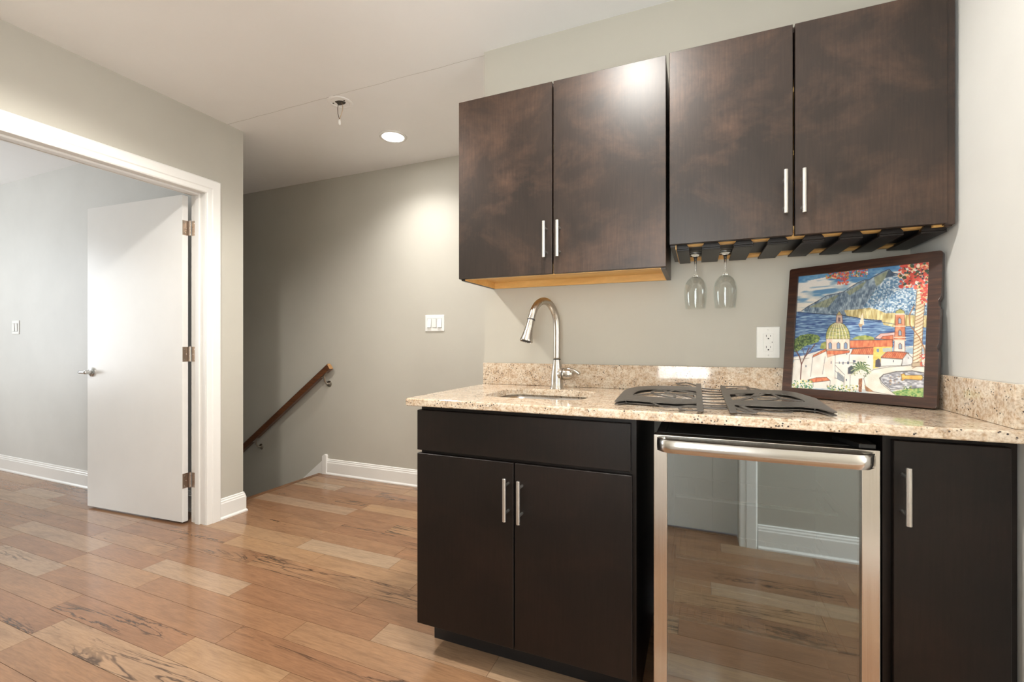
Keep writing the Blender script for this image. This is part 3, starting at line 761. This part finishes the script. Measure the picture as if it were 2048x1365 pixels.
# ------------------------------------------------------------------ flat metal scroll piece on the counter
ma=thing('metal_scroll_panel','grey openwork metal scroll panel lying flat on the counter above the wine fridge','metal decoration',(.045,-.35,.914))
MS={
'LO':[(-0.24,-0.552),(-0.243,-0.456),(-0.246,-0.322),(-0.239,-0.262),(-0.212,-0.201),(-0.156,-0.162),(-0.076,-0.148),(-0.008,-0.161),(-0.005,-0.515),(-0.068,-0.534),(-0.14,-0.525),(-0.21,-0.514)],
'LH':[(-0.204,-0.396),(-0.202,-0.337),(-0.19,-0.292),(-0.157,-0.257),(-0.11,-0.251),(-0.012,-0.262),(-0.012,-0.427),(-0.081,-0.434),(-0.15,-0.429),(-0.196,-0.421)],
'LM':[(-0.2,-0.41),(-0.148,-0.354),(-0.086,-0.344),(-0.009,-0.337)],
'LA':[(-0.108,-0.269),(-0.136,-0.281),(-0.15,-0.309),(-0.145,-0.354),(-0.128,-0.38),(-0.099,-0.408),(-0.073,-0.427)],
'LB':[(-0.111,-0.284),(-0.099,-0.327),(-0.072,-0.345),(-0.032,-0.389),(-0.008,-0.435)],
'LC':[(-0.078,-0.347),(-0.073,-0.395),(-0.076,-0.428)],
'LD':[(-0.095,-0.303),(-0.081,-0.261),(-0.053,-0.274),(-0.008,-0.314)],
'RO':[(0.085,-0.19),(0.187,-0.169),(0.268,-0.176),(0.297,-0.217),(0.314,-0.278),(0.328,-0.323),(0.326,-0.432),(0.328,-0.55),(0.318,-0.556),(0.293,-0.502),(0.259,-0.488),(0.197,-0.507),(0.088,-0.505)],
'RH':[(0.092,-0.311),(0.177,-0.259),(0.254,-0.27),(0.278,-0.326),(0.286,-0.375),(0.281,-0.404),(0.249,-0.409),(0.177,-0.414),(0.11,-0.436),(0.092,-0.42)],
'RM':[(0.158,-0.349),(0.201,-0.348),(0.233,-0.357),(0.284,-0.39)],
'RA':[(0.135,-0.291),(0.114,-0.31),(0.118,-0.329),(0.152,-0.338),(0.175,-0.312),(0.193,-0.262)],
'RB':[(0.088,-0.451),(0.112,-0.416),(0.156,-0.334),(0.176,-0.262)],
'RC':[(0.219,-0.260),(0.227,-0.328),(0.222,-0.354),(0.207,-0.382),(0.179,-0.399),(0.153,-0.414),(0.11,-0.436)],
'RD':[(0.156,-0.337),(0.159,-0.41)],
'SL':[(-0.012,-0.065),(0.005,-0.061),(0.010,-0.627),(-0.007,-0.632)],
'SR':[(0.070,-0.104),(0.086,-0.101),(0.090,-0.318),(0.092,-0.505),(0.091,-0.623),(0.074,-0.628),(0.072,-0.499),(0.069,-0.323)],
't1':[(-0.143,-0.516),(-0.122,-0.55),(-0.095,-0.599),(-0.077,-0.598)],'t2':[(-0.077,-0.593),(-0.052,-0.59),(-0.029,-0.56),(-0.006,-0.563)],
't3':[(-0.006,-0.581),(-0.028,-0.578),(-0.043,-0.587),(-0.051,-0.612),(-0.034,-0.63),(-0.005,-0.625)],
'u1':[(0.109,-0.519),(0.124,-0.572),(0.141,-0.589),(0.16,-0.586)],'u2':[(0.159,-0.592),(0.184,-0.596),(0.213,-0.59),(0.223,-0.577)],
'u3':[(0.090,-0.543),(0.111,-0.585),(0.133,-0.6),(0.135,-0.613),(0.12,-0.622),(0.089,-0.620)],'u4':[(0.092,-0.572),(0.11,-0.603),(0.12,-0.613)],
'v1':[(-0.01,-0.114),(-0.039,-0.047),(-0.06,-0.047),(-0.078,-0.069),(-0.066,-0.113),(-0.038,-0.119),(-.03,-.155)],
'v2':[(0.084,-0.113),(0.152,-0.091),(.160,-.13),(.158,-.17)],'v3':[(0.087,-0.177),(0.122,-0.145),(0.148,-0.133),(0.18,-0.143),(.19,-.17)],
'WL':[(0.009,-0.186),(0.008,-0.243),(0.008,-0.31),(0.008,-0.377),(0.007,-0.428),(0.007,-0.481),(0.007,-0.535),(0.007,-0.568),(0.007,-0.584)],
'WR':[(0.07,-0.202),(0.069,-0.261),(0.069,-0.31),(0.07,-0.362),(0.07,-0.417),(0.07,-0.484),(0.07,-0.526),(0.07,-0.555),(0.071,-0.577)]}
def mf(x,y,z): return (x,y,.924+.045*(y+.6)+z)
def smooth_loop(pts,keep=()):
    return [(p.x,p.y) for p in spline(pts,3,True)]
def ribbon(bm,pts,wd,z0,z1,n=5):
    c=[Vector((p.x,p.y,0)) for p in spline(pts,n)]; Lf=[];Rt=[]
    for i,p in enumerate(c):
        d=(c[min(i+1,len(c)-1)]-c[max(i-1,0)]).normalized(); nn=Vector((-d.y,d.x,0))*wd/2
        Lf.append(p+nn); Rt.append(p-nn)
    V=[[bm.verts.new(mf(p.x,p.y,z)) for p in S_] for S_ in (Lf,Rt) for z in (z0,z1)]
    a,b,c2,d2=V
    for i in range(len(a)-1):
        for q in ((a,b),(b,d2),(d2,c2),(c2,a)): bm.faces.new((q[0][i],q[0][i+1],q[1][i+1],q[1][i]))
    bm.faces.new((a[0],b[0],d2[0],c2[0])); bm.faces.new((a[-1],c2[-1],d2[-1],b[-1]))
for side in 'LR':
    bm=bmesh.new()
    lo=[(p.x,p.y) for p in spline(MS[side+'O'],1,True)]
    out=[]
    O=MS[side+'O']
    plate(bm,O,[smooth_loop(MS[side+'H'])],-.0012,.0012,mf)
    w_=obj('wing_plate',bm,M['art'],ma)
    bm=bmesh.new()
    plate(bm,O,[smooth_loop(MS[side+'H'])],-.0092,-.0072,mf)
    obj('lower_plate',bm,M['art'],ma)
    for k,wd in (('M',.018),('A',.011),('B',.015 if side=='R' else .012),('C',.010),('D',.011)):
        bm=bmesh.new(); ribbon(bm,MS[side+k],wd,-.0011,.0011); obj('scroll',bm,M['art'],ma)
for k in ('SL','SR'):
    bm=bmesh.new(); plate(bm,MS[k],[],-.0016,.0020,mf); obj('strap',bm,M['art'],ma)
for k,wd in (('t1',.0045),('t2',.012),('t3',.008),('u1',.013),('u2',.0055),('u3',.008),('u4',.007),('v1',.011),('v2',.011),('v3',.011)):
    bm=bmesh.new(); ribbon(bm,MS[k],wd,-.001,.001); obj('tendril',bm,M['art'],ma)
for a,b in zip(MS['WL'],MS['WR']):
    bm=bmesh.new(); mid=((a[0]+b[0])/2,(a[1]+b[1])/2-.006)
    tube(bm,[mf(a[0]-.002,a[1],0)]+[mf(p.x,p.y,0) for p in spline([a,mid,b],4)],.0022,8); obj('rod',bm,M['art'],ma,smooth=True)
for x,y in ((-.214,-.498),(.292,-.485),(.09,-.2),(-.02,-.17)):
    p=mf(x,y,0); r_=.0022; bm=bmesh.new(); lathe(bm,[(0,.9142),(r_,.9142),(r_,p[2]-.001),(0,p[2]-.001)],(x,y,0),n=12)
    obj('standoff',bm,M['art'],ma)

# ------------------------------------------------------------------ wine fridge
FX0,FX1,FZ1=-.1205,.4025,.846
fr=thing('wine_fridge','stainless steel framed glass door wine fridge under the counter','fridge',((FX0+FX1)/2,-.3,0))
bm=bmesh.new(); t_=.03
bx(bm,FX0+.004,FX0+t_,-.560,-.06,.05,FZ1); bx(bm,FX1-t_,FX1-.004,-.560,-.06,.05,FZ1)
bx(bm,FX0+t_,FX1-t_,-.560,-.06,FZ1-t_,FZ1); bx(bm,FX0+t_,FX1-t_,-.560,-.06,.05,.09); bx(bm,FX0+t_,FX1-t_,-.09,-.06,.09,FZ1-t_)
obj('cabinet_shell',bm,M['black'],fr,bevel=.002)
for x in (FX0+.05,FX1-.05):
    for y in (-.52,-.1):
        bm=bmesh.new(); lathe(bm,[(0,0),(.018,0),(.018,.01),(.01,.012),(.01,.05),(0,.05)],(x,y,0),n=16)
        obj('foot',bm,M['black'],fr)
dz0=.055
dr=obj('glass_door',box(FX0+.036,FX1-.037,-.592,-.586,dz0+.03,FZ1-.04),M['fridge_glass'],fr)
bm=bmesh.new(); y0,y1=-.602,-.564
plate(bm,[(FX0,dz0),(FX1,dz0),(FX1,FZ1-.001),(FX0,FZ1-.001)],[[(FX0+.036,dz0+.034),(FX1-.037,dz0+.034),(FX1-.037,FZ1-.042),(FX0+.036,FZ1-.042)]],y0,y1,lambda x,y,z:(x,z,y))
obj('door_frame',bm,M['steel'],dr,bevel=.0015)
# bowed handle rail
bm=bmesh.new(); hp=[]
N=28; hx0,hx1=FX0+.010,FX1-.013
for i in range(N+1):
    q=i/N; x=hx0+(hx1-hx0)*q; e=min(q,1-q)/.075; bow=.010+.030*(1-max(0,1-e)**2.2)+.006*math.sin(PI*q)
    hp.append((x,bow))
rings=[]
for x,bow in hp:
    yb=y0-bow; rings.append([bm.verts.new((x,yb+dy,z)) for dy,z in ((.009,.803),(.002,.804),(-.002,.812),(-.003,.822),(-.002,.832),(.002,.839),(.009,.840))])
for a,b in zip(rings,rings[1:]):
    n=len(a)
    for k in range(n): bm.faces.new((a[k],a[(k+1)%n],b[(k+1)%n],b[k]))
bm.faces.new(rings[0][::-1]); bm.faces.new(rings[-1])
for x in (hx0,hx1-.022): bx(bm,x+.001,x+.021,y0-.012,y0,.807,.836)
smooth_by_angle(obj('handle',bm,M['steel_h'],dr),40)
bm=bmesh.new()
out=[(FX1-.075,-.50),(FX1-.045,-.46),(FX1-.006,-.46),(FX1-.006,-.594),(FX1-.040,-.594)]
plate(bm,out,[],FZ1+.0005,FZ1+.012); obj('hinge_cover',bm,M['black'],fr,bevel=.002)
for z in (.655,.477,.297):
    bm=bmesh.new()
    for k in range(22): 
        x=FX0+.045+k*(FX1-FX0-.09)/21; tube(bm,[(x,-.515,z-.004),(x,-.10,z-.004)],.0015,6)
    tube(bm,[(FX0+.035,-.30,z-.006),(FX1-.035,-.30,z-.006)],.0025,6)
    s_=obj('wire_shelf',bm,M['chrome'],fr)
    obj('shelf_trim',box(FX0+.056,FX1-.068,-.532,-.520,z-.003,z+.003),M['shelftrim'],s_)

# ------------------------------------------------------------------ framed tile picture
PW,PH,BD,TH=.417,.462,.030,.026
pc=thing('framed_picture','dark wood framed picture of a coastal town, leaning in the counter corner','picture')
# built flat: x right, y up, z towards the viewer; then stood up and leaned
def notch(side):
    return side
outer=[(p[0],p[1]) for p in rrect(-PW/2,PW/2,0,PH,.008,3)]
# two worn dents on the right edge
o2=[]
for p in outer: o2.append(p)
idx=[i for i,p in enumerate(o2) if abs(p[0]-PW/2)<1e-6]
den=[(PW/2,.165),(PW/2-.0035,.172),(PW/2-.004,.178),(PW/2,.188),(PW/2,.290),(PW/2-.005,.300),(PW/2-.0055,.312),(PW/2,.325)]
k=max(i for i,p in enumerate(o2) if abs(p[0]-PW/2)<1e-6 and p[1]<.1) if any(abs(p[0]-PW/2)<1e-6 and p[1]<.1 for p in o2) else None
o2=o2[:k+1]+den+o2[k+1:]
bm=bmesh.new(); plate(bm,o2,[[(-PW/2+BD,BD),(PW/2-BD,BD),(PW/2-BD,PH-BD),(-PW/2+BD,PH-BD)]],-TH,0)
fo=obj('frame',bm,M['frame'],pc,bevel=.005,seg=3)
bm=bmesh.new(); bx(bm,-PW/2+BD-.004,PW/2-BD+.004,BD-.004,PH-BD+.004,-.012,-.0075); obj('backing_board',bm,M['darkvoid'],pc)

# the painting: a procedural colour grid
GW,GH=330,352
Q=[(158,250),(1300,108),(1222,1240),(90,1147)]   # corners of the picture in the sketch used to lay out the motif
def homog(src,dst):
    A=[];b=[]
    for (x,y),(u,v) in zip(src,dst):
        A.append([x,y,1,0,0,0,-u*x,-u*y]); b.append(u); A.append([0,0,0,x,y,1,-v*x,-v*y]); b.append(v)
    h=np.linalg.solve(np.array(A,float),np.array(b,float)); return np.append(h,1).reshape(3,3)
HM=homog(Q,[(0,0),(GW-1,0),(GW-1,GH-1),(0,GH-1)])
def tp(pts):
    p=np.array([(x,y,1) for x,y in pts],float)@HM.T; return p[:,:2]/p[:,2:]
img=np.zeros((GH,GW,3)); YY,XX=np.mgrid[0:GH,0:GW].astype(float)
rs=np.random.RandomState(5)
def vnoise(sx,sy,seed):
    r=np.random.RandomState(seed); g=r.rand(int(GH/sy)+3,int(GW/sx)+3); fy=YY/sy; fx=XX/sx; iy=fy.astype(int); ix=fx.astype(int); ty=fy-iy; tx=fx-ix
    ty=ty*ty*(3-2*ty); tx=tx*tx*(3-2*tx)
    return (g[iy,ix]*(1-tx)+g[iy,ix+1]*tx)*(1-ty)+(g[iy+1,ix]*(1-tx)+g[iy+1,ix+1]*tx)*ty
def C(*c): return np.array(c,float)
def pmask(pts):
    p=tp(pts); m=np.zeros((GH,GW),bool); n=len(p)
    for i in range(n):
        x0,y0=p[i]; x1,y1=p[(i+1)%n]
        if y0==y1: continue
        c=((YY>=min(y0,y1))&(YY<max(y0,y1))); xi=x0+(YY-y0)*(x1-x0)/(y1-y0); m^=c&(XX<xi)
    return m
def paint(m,col,al=1.0):
    a=(m.astype(float)*al)[...,None]; img[:]=img*(1-a)+(col if isinstance(col,np.ndarray) and col.ndim==3 else np.asarray(col,float))*a
def poly(pts,c1,c2=None,nz=None,al=1.0,outline=None):
    m=pmask(pts)
    if c2 is None: col=C(*c1)
    else: f=(nz if nz is not None else vnoise(6,6,len(pts)*7+int(pts[0][0])))[...,None]; col=C(*c1)*(1-f)+C(*c2)*f
    paint(m,col,al)
    if outline: line(list(pts)+[pts[0]],outline,.7,.75)
def line(pts,col,wd=1.0,al=.9):
    p=tp(pts)
    for (x0,y0),(x1,y1) in zip(p,p[1:]):
        L=max(1e-6,math.hypot(x1-x0,y1-y0)); t=np.clip(((XX-x0)*(x1-x0)+(YY-y0)*(y1-y0))/L**2,0,1)
        d=np.hypot(XX-(x0+t*(x1-x0)),YY-(y0+t*(y1-y0))); m=np.clip(wd+.5-d,0,1); paint(m,C(*col),al)
def blobs(n,x0,x1,y0,y1,cols,r0=5,r1=14,sq=1,seed=1,inside=None):
    r=np.random.RandomState(seed); mk=pmask(inside) if inside else None
    for _ in range(n):
        x,y=r.uniform(x0,x1),r.uniform(y0,y1); q=tp([(x,y)])[0]
        if mk is not None:
            iy,ix=int(np.clip(q[1],0,GH-1)),int(np.clip(q[0],0,GW-1))
            if not mk[iy,ix]: continue
        rad=r.uniform(r0,r1)*.28; a=r.uniform(0,PI); ca,sa=math.cos(a),math.sin(a)
        u=((XX-q[0])*ca+(YY-q[1])*sa)/rad; v=(-(XX-q[0])*sa+(YY-q[1])*ca)/(rad*sq)
        paint(np.clip(1.4-(u*u+v*v),0,1)>.4,C(*cols[r.randint(len(cols))]),.9)
f=np.clip(vnoise(60,9,1)*.6+vnoise(20,5,2)*.4,0,1); f=np.clip((f-.30)*4,0,1)[...,None]
g=np.clip(YY/150,0,1)[...,None]
img[:]=(C(40,120,180)*(1-g)+C(150,180,205)*g)*(1-f)+(C(232,226,222)*(1-g)+C(236,222,200)*g)*f
poly([(150,245),(760,165),(730,220),(420,245),(158,300)],(30,110,175),(90,160,205),al=.8)
poly([(740,180),(1040,150),(1040,190),(940,200),(760,230)],(30,105,170),(80,150,200),al=.8)
# sea
sea=np.clip(vnoise(26,2.2,5)*.65+vnoise(9,1.6,6)*.45,0,1)
poly([(130,535),(1280,540),(1280,800),(100,900)],(24,72,140),(150,190,222),np.clip((sea-.3)*1.7,0,1))
# mountain
mt=[(180,530),(230,495),(330,440),(400,400),(480,388),(540,370),(600,330),(660,295),(720,270),(760,268),(830,225),(880,200),(935,178),(965,205),(1010,215),(1070,290),(1290,440),(1275,580),(900,600),(560,560),(300,548)]
f=np.clip(vnoise(7,11,8)*.6+vnoise(3,5,9)*.5,0,1)
poly(mt,(50,78,108),(178,196,208),f)
for p in ([(240,500),(470,400),(500,395),(400,500)],[(560,370),(740,275),(700,330),(590,400)],[(800,250),(940,182),(930,230),(860,300),(820,320)]): poly(p,(120,128,90),(176,172,120),al=.7)
poly([(930,185),(985,215),(900,300),(830,380),(800,400),(880,290)],(28,48,78),(60,90,120),al=.8)
poly([(900,250),(1010,230),(1290,430),(1280,560),(1000,540),(820,520),(700,500)],(60,120,170),(235,242,246),np.clip((vnoise(3,3,12)-.2)*1.5,0,1),al=.85)
blobs(170,760,1280,330,540,[(235,240,240),(30,90,130),(60,140,160),(210,220,215),(20,60,95)],3,8,.6,3)
line(mt[:15],(25,35,60),.8)
for k in range(16):
    x=330+k*38; line([(x+60,330+max(0,(600-x))*.28),(x,520)],(40,60,85),.6,.45)
# cliffs by the water
cl=[(540,520),(640,515),(760,500),(830,515),(900,545),(980,540),(1100,560),(1270,560),(1260,660),(1100,650),(980,660),(880,640),(860,600),(720,590),(560,565)]
poly(cl,(170,140,60),(240,225,160),np.clip(vnoise(4,14,15)*1.2,0,1))
for k in range(22): line([(560+k*33,530),(552+k*33,585)],(110,90,50),.6,.5)
line([(150,540),(540,565),(700,592),(860,605)],(25,40,60),1.0,.8)
for k in range(14): line([(720+k*22,598+k*3),(735+k*22,600+k*3)],(25,55,95),.8,.8)
poly([(690,560),(700,540),(712,640),(668,640)],(235,205,170),(245,225,200)); poly([(660,632),(700,632),(690,655),(668,655)],(190,150,100)); poly([(672,660),(692,660),(684,700)],(230,220,205),al=.7)
# town
poly([(120,910),(370,840),(600,840),(960,860),(1130,880),(1240,900),(1240,1180),(90,1150)],(222,214,200),(246,240,230),vnoise(12,20,21))
# mid trees
poly([(600,760),(640,735),(720,725),(790,740),(800,765)],(90,120,40),(190,190,80))
poly([(330,835),(345,790),(385,775),(390,840)],(110,130,50),(200,190,90))
poly([(800,750),(850,712),(980,700),(980,770)],(225,150,140),(245,200,190),outline=(90,60,50))
roofs=[[(585,768),(955,762),(955,822),(585,830)],[(590,880),(610,838),(800,822),(785,884)],[(385,850),(585,850),(578,868),(450,888),(395,905)],[(268,905),(275,888),(380,835),(388,852)],[(850,908),(905,856),(1075,868),(1095,872),(1040,920)],[(228,1085),(300,1068),(385,1066),(415,1092),(270,1106)],[(850,755),(870,735),(960,725),(960,762)]]
for i,p in enumerate(roofs): poly(p,(205,82,30),(240,140,75),np.clip(vnoise(3,9,30+i),0,1),outline=(90,45,25))
for k in range(12): line([(600+k*17,878),(625+k*17,828)],(130,50,20),.5,.5)
for k in range(11): line([(868+k*19,905),(915+k*16,860)],(140,40,15),.5,.6)
poly([(1040,920),(1080,870),(1130,915),(1130,965),(1030,975)],(205,205,205),(235,232,230),outline=(80,75,70))
poly([(848,912),(1040,924),(1028,972),(848,980)],(236,230,222),outline=(80,75,70))
poly([(790,822),(950,818),(945,860),(900,858),(850,900),(842,985),(780,1000)],(225,190,50),(245,220,100)); poly([(800,985),(805,930),(830,915),(845,925),(845,985)],(80,75,90))
poly([(815,835),(835,835),(835,862),(815,862)],(120,150,180)); poly([(868,830),(940,828),(940,858),(868,862)],(170,190,210),al=.8)
# dome
poly([(385,750),(585,750),(585,838),(560,846),(385,842)],(225,190,165),(245,225,205),vnoise(5,12,41),outline=(90,70,60))
for x in (418,488,550): poly([(x-13,835),(x-13,795),(x,782),(x+13,795),(x+13,835)],(120,150,190),outline=(90,60,50))
dm=[(383,755)]+[(485-102*math.cos(a),742-122*math.sin(a)) for a in [PI*k/16 for k in range(17)]]+[(588,755)]
poly(dm,(150,150,60),(215,205,120),vnoise(4,4,42),outline=(60,60,40))
for s in (-.75,-.45,-.15,.15,.45,.75): line([(485+s*102,752),(485+s*88,700),(485+s*50,640),(485+s*12,622)],(235,225,190),1.2,.8); line([(485+s*102+6,752),(485+s*88+6,700),(485+s*50+5,640)],(90,80,50),.5,.7)
for yy,rx in ((720,100),(690,92),(660,74)): line([(485-rx,yy),(485,yy+12),(485+rx,yy)],(70,120,110),.6,.6)
poly([(470,625),(475,560),(522,560),(526,625)],(215,180,160),outline=(110,60,50)); poly([(475,562),(498,530),(522,562)],(190,170,100),outline=(90,60,50)); poly([(488,615),(488,580),(508,580),(508,615)],(120,90,100))
# tower
poly([(972,765),(1062,765),(1062,862),(965,858)],(240,205,190),(250,230,215),outline=(150,80,60))
poly([(970,765),(980,650),(985,550),(1062,552),(1066,650),(1066,768)],(205,100,50),(235,160,110),vnoise(5,8,51),outline=(110,50,30))
for yy in (650,742,765): line([(968,yy),(1070,yy)],(245,220,190),1.4,.9)
for yy in (600,700,810): poly([(1008,yy+28),(1008,yy-8),(1020,yy-20),(1034,yy-8),(1034,yy+28)],(150,170,190),outline=(100,50,40))
poly([(985,552),(990,525),(1030,508),(1062,525),(1066,552)],(150,150,70),(220,210,120),outline=(70,60,40)); line([(985,550),(1066,550)],(245,235,220),1.5,.9)
# pine
poly([(115,860),(120,760),(170,725),(240,715),(310,722),(335,745),(320,780),(260,800),(200,815),(150,855)],(35,70,45),(140,165,70),np.clip(vnoise(4,4,61)*1.2,0,1))
blobs(120,120,330,722,860,[(30,62,45),(120,150,70),(60,95,60),(175,185,95)],3,8,.7,62,[(118,850),(125,765),(240,718),(330,745),(250,800),(150,850)])
for q in ([(165,1080),(175,960),(205,900),(240,830)],[(175,960),(160,900),(130,850)],[(200,905),(250,850),(290,800)]): line(q,(110,60,50),1.6,.9)
line([(205,900),(190,850),(180,820)],(90,60,60),.8,.8)
# walls, windows of the white houses
for q in ([(270,905),(250,1060)],[(460,890),(455,1080)],[(375,900),(350,1040)],[(580,880),(575,960)],[(110,925),(240,910)],[(460,950),(610,950),(700,1000)],[(455,1070),(520,1100)],[(585,1050),(580,1150),(530,1140),(535,1060)],[(460,970),(540,1050)],[(455,1010),(520,1080)],[(228,1085),(270,1106),(415,1092),(410,1150)],[(270,1106),(272,1140)]): line(q,(95,88,88),.7,.7)
poly([(478,1020),(530,1060),(530,1108),(470,1080)],(120,130,140),al=.8)
for x,y,w_,h_ in ((418,935,12,22),(208,965,8,18),(740,895,8,16),(556,870,7,14),(560,940,14,22),(520,940,10,22),(490,940,8,18),(955,930,8,18),(610,930,22,18),(385,1125,8,20),(548,1080,8,18),(1085,900,7,16)): poly([(x,y),(x+w_,y),(x+w_,y+h_),(x,y+h_)],(90,100,125))
poly([(565,1040),(568,990),(595,972),(622,985),(625,1040)],(70,75,90),outline=(150,140,130))
poly([(395,880),(450,880),(420,960),(380,920)],(245,225,205),al=.5); poly([(360,960),(430,900),(455,1080),(380,1060)],(240,205,185),al=.35)
# road and fountain wall
poly([(700,1080),(720,1040),(790,1005),(920,985),(1100,975),(1232,985),(1230,1035),(1120,1015),(980,1022),(870,1045),(835,1075),(850,1120),(920,1175),(985,1222),(880,1205),(780,1185),(715,1140)],(228,218,200),(244,238,226),vnoise(14,10,71),outline=(90,85,80))
poly([(870,1050),(980,1026),(1120,1020),(1228,1036),(1222,1160),(1040,1165),(930,1170),(860,1115),(840,1078)],(120,120,130),(220,220,225),np.clip(vnoise(5,3,72)*1.3-.1,0,1),outline=(40,40,45))
poly([(1025,1045),(1050,1040),(1060,1055),(1205,1055),(1215,1075),(1200,1095),(1060,1085),(1030,1100)],(225,160,30),(245,205,90),outline=(120,80,20))
blobs(16,900,1010,1060,1130,[(200,150,60),(170,110,60),(230,190,120)],3,7,.5,73)
poly([(940,1188),(1060,1168),(1222,1160),(1222,1240),(985,1224)],(70,140,60),(190,205,110),np.clip(vnoise(4,3,74)*1.2,0,1))
blobs(25,985,1220,1215,1240,[(60,120,60),(200,200,90)],3,7,.6,75)
blobs(18,1045,1110,1140,1170,[(60,120,50),(200,190,60)],3,7,.7,76)
poly([(705,1130),(790,1190),(715,1180)],(150,100,60),(210,150,90))
# palm
for k in range(26):
    a=PI*(.02+k/25*1.25)-.4; L_=85+18*math.sin(k*2.3); x,y=675,1000
    line([(x,y),(x+L_*.6*math.cos(a),y-L_*.6*math.sin(a)),(x+L_*.9*math.cos(a),y-L_*.75*math.sin(a)+16)],((90,120,60),(200,205,150),(50,90,60))[k%3],1.3,.85)
blobs(30,620,735,990,1060,[(90,120,70),(190,195,140),(60,95,60)],4,9,.5,81)
poly([(655,1185),(655,1080),(690,1075),(680,1188)],(130,70,40),(200,140,90),vnoise(3,3,82))
# bushes along the bottom
blobs(110,90,270,1085,1160,[(70,150,120),(230,210,70),(150,185,120),(40,110,90),(235,225,150)],5,11,.8,83)
blobs(90,395,650,1130,1190,[(80,140,110),(220,200,80),(150,180,110),(50,100,80)],5,10,.8,84)
# twisted column
colp=[(1180,330),(1260,318),(1225,640),(1200,975),(1125,978),(1150,650)]
poly(colp,(222,196,150),(246,232,205),vnoise(8,8,91),outline=(110,75,45))
for k in range(22):
    t_=k/21; x=1180-t_*54; w_=80-t_*5; y=335+t_*635; line([(x,y+26),(x+w_*.5,y+10),(x+w_,y-14)],(150,95,45),1.0,.75)
line([(1150,480),(1105,560),(1110,640),(1190,740),(1235,840),(1240,900)],(175,110,55),1.3,.9)
poly([(1120,955),(1205,945),(1215,980),(1120,985)],(200,175,140),outline=(110,80,60))
# flowers
RED=[(228,48,22),(238,80,45),(205,35,20),(225,60,30),(250,190,120)]
blobs(230,1030,1300,105,330,RED+RED+[(40,80,60),(245,225,200)],10,22,.7,101)
blobs(60,1210,1290,300,470,RED,7,15,.7,102)
blobs(28,1060,1290,150,320,[(30,60,70),(60,90,60)],7,14,.7,105)
blobs(110,390,590,190,262,RED+[(90,110,40),(200,150,60)],7,14,.7,103); blobs(45,490,580,250,310,RED,6,12,.7,106)
blobs(60,600,745,180,245,RED+[(110,120,40),(220,190,90)],6,12,.7,104)
blobs(35,1190,1250,880,980,RED,5,9,.7,107)
img=np.clip(img+(rs.rand(GH,GW,1)-.5)*10,0,255)/255
lin=np.where(img<=.04045,img/12.92,((img+.055)/1.055)**2.4)
lum=lin.mean(-1,keepdims=True); lin=np.clip((lum*.18+lin*.82)*.84+.01,0,1)
IX0,IX1,IZ0,IZ1=-PW/2+BD-.001,PW/2-BD+.001,BD-.001,PH-BD+.001
me=D.meshes.new('painted_tile')
vx=np.stack([IX0+(IX1-IX0)*XX/(GW-1),IZ1-(IZ1-IZ0)*YY/(GH-1),np.full_like(XX,-.006)],-1).reshape(-1,3)
ii=np.arange((GH-1)*GW).reshape(GH-1,GW)[:,:-1].ravel()
fc_=np.stack([ii,ii+GW,ii+GW+1,ii+1],-1)
me.from_pydata(vx.tolist(),[],fc_.tolist())
ca=me.color_attributes.new('paint','FLOAT_COLOR','POINT')
ca.data.foreach_set('color',np.concatenate([lin.reshape(-1,3),np.ones((GH*GW,1))],1).astype(np.float32).ravel())
t=NT('painted_tile_glaze'); a_=t.n('ShaderNodeAttribute',attribute_name='paint'); t.l(a_.outputs['Color'],t.b.inputs['Base Color']); t.b.inputs['Roughness'].default_value=.35
me.materials.append(t.m)
tile=D.objects.new('painted_panel',me); COL.objects.link(tile); tile.parent=pc
sd=tile.modifiers.new('s','SOLIDIFY'); sd.thickness=.002; sd.offset=-1
# stand up: local x along the base line, local y up, local z towards the viewer
BL=Vector((.279,-.078,.9145)); BR=Vector((.614,-.298,.9145))
ex=(BR-BL).normalized(); nrm=Vector((ex.y,-ex.x,0))  # towards the camera
if nrm.y>0: nrm=-nrm
lean=.135
ey=(Vector((0,0,1))*math.cos(lean)-nrm*math.sin(lean)).normalized(); ez=ex.cross(ey)
mat=Matrix((( ex.x,ey.x,ez.x,0),(ex.y,ey.y,ez.y,0),(ex.z,ey.z,ez.z,0),(0,0,0,1)))
mid=(BL+BR)/2; pc.matrix_world=Matrix.Translation(mid+Vector((0,0,TH*math.sin(lean)+.0006)))@mat
pc['note']=0; del pc['note']
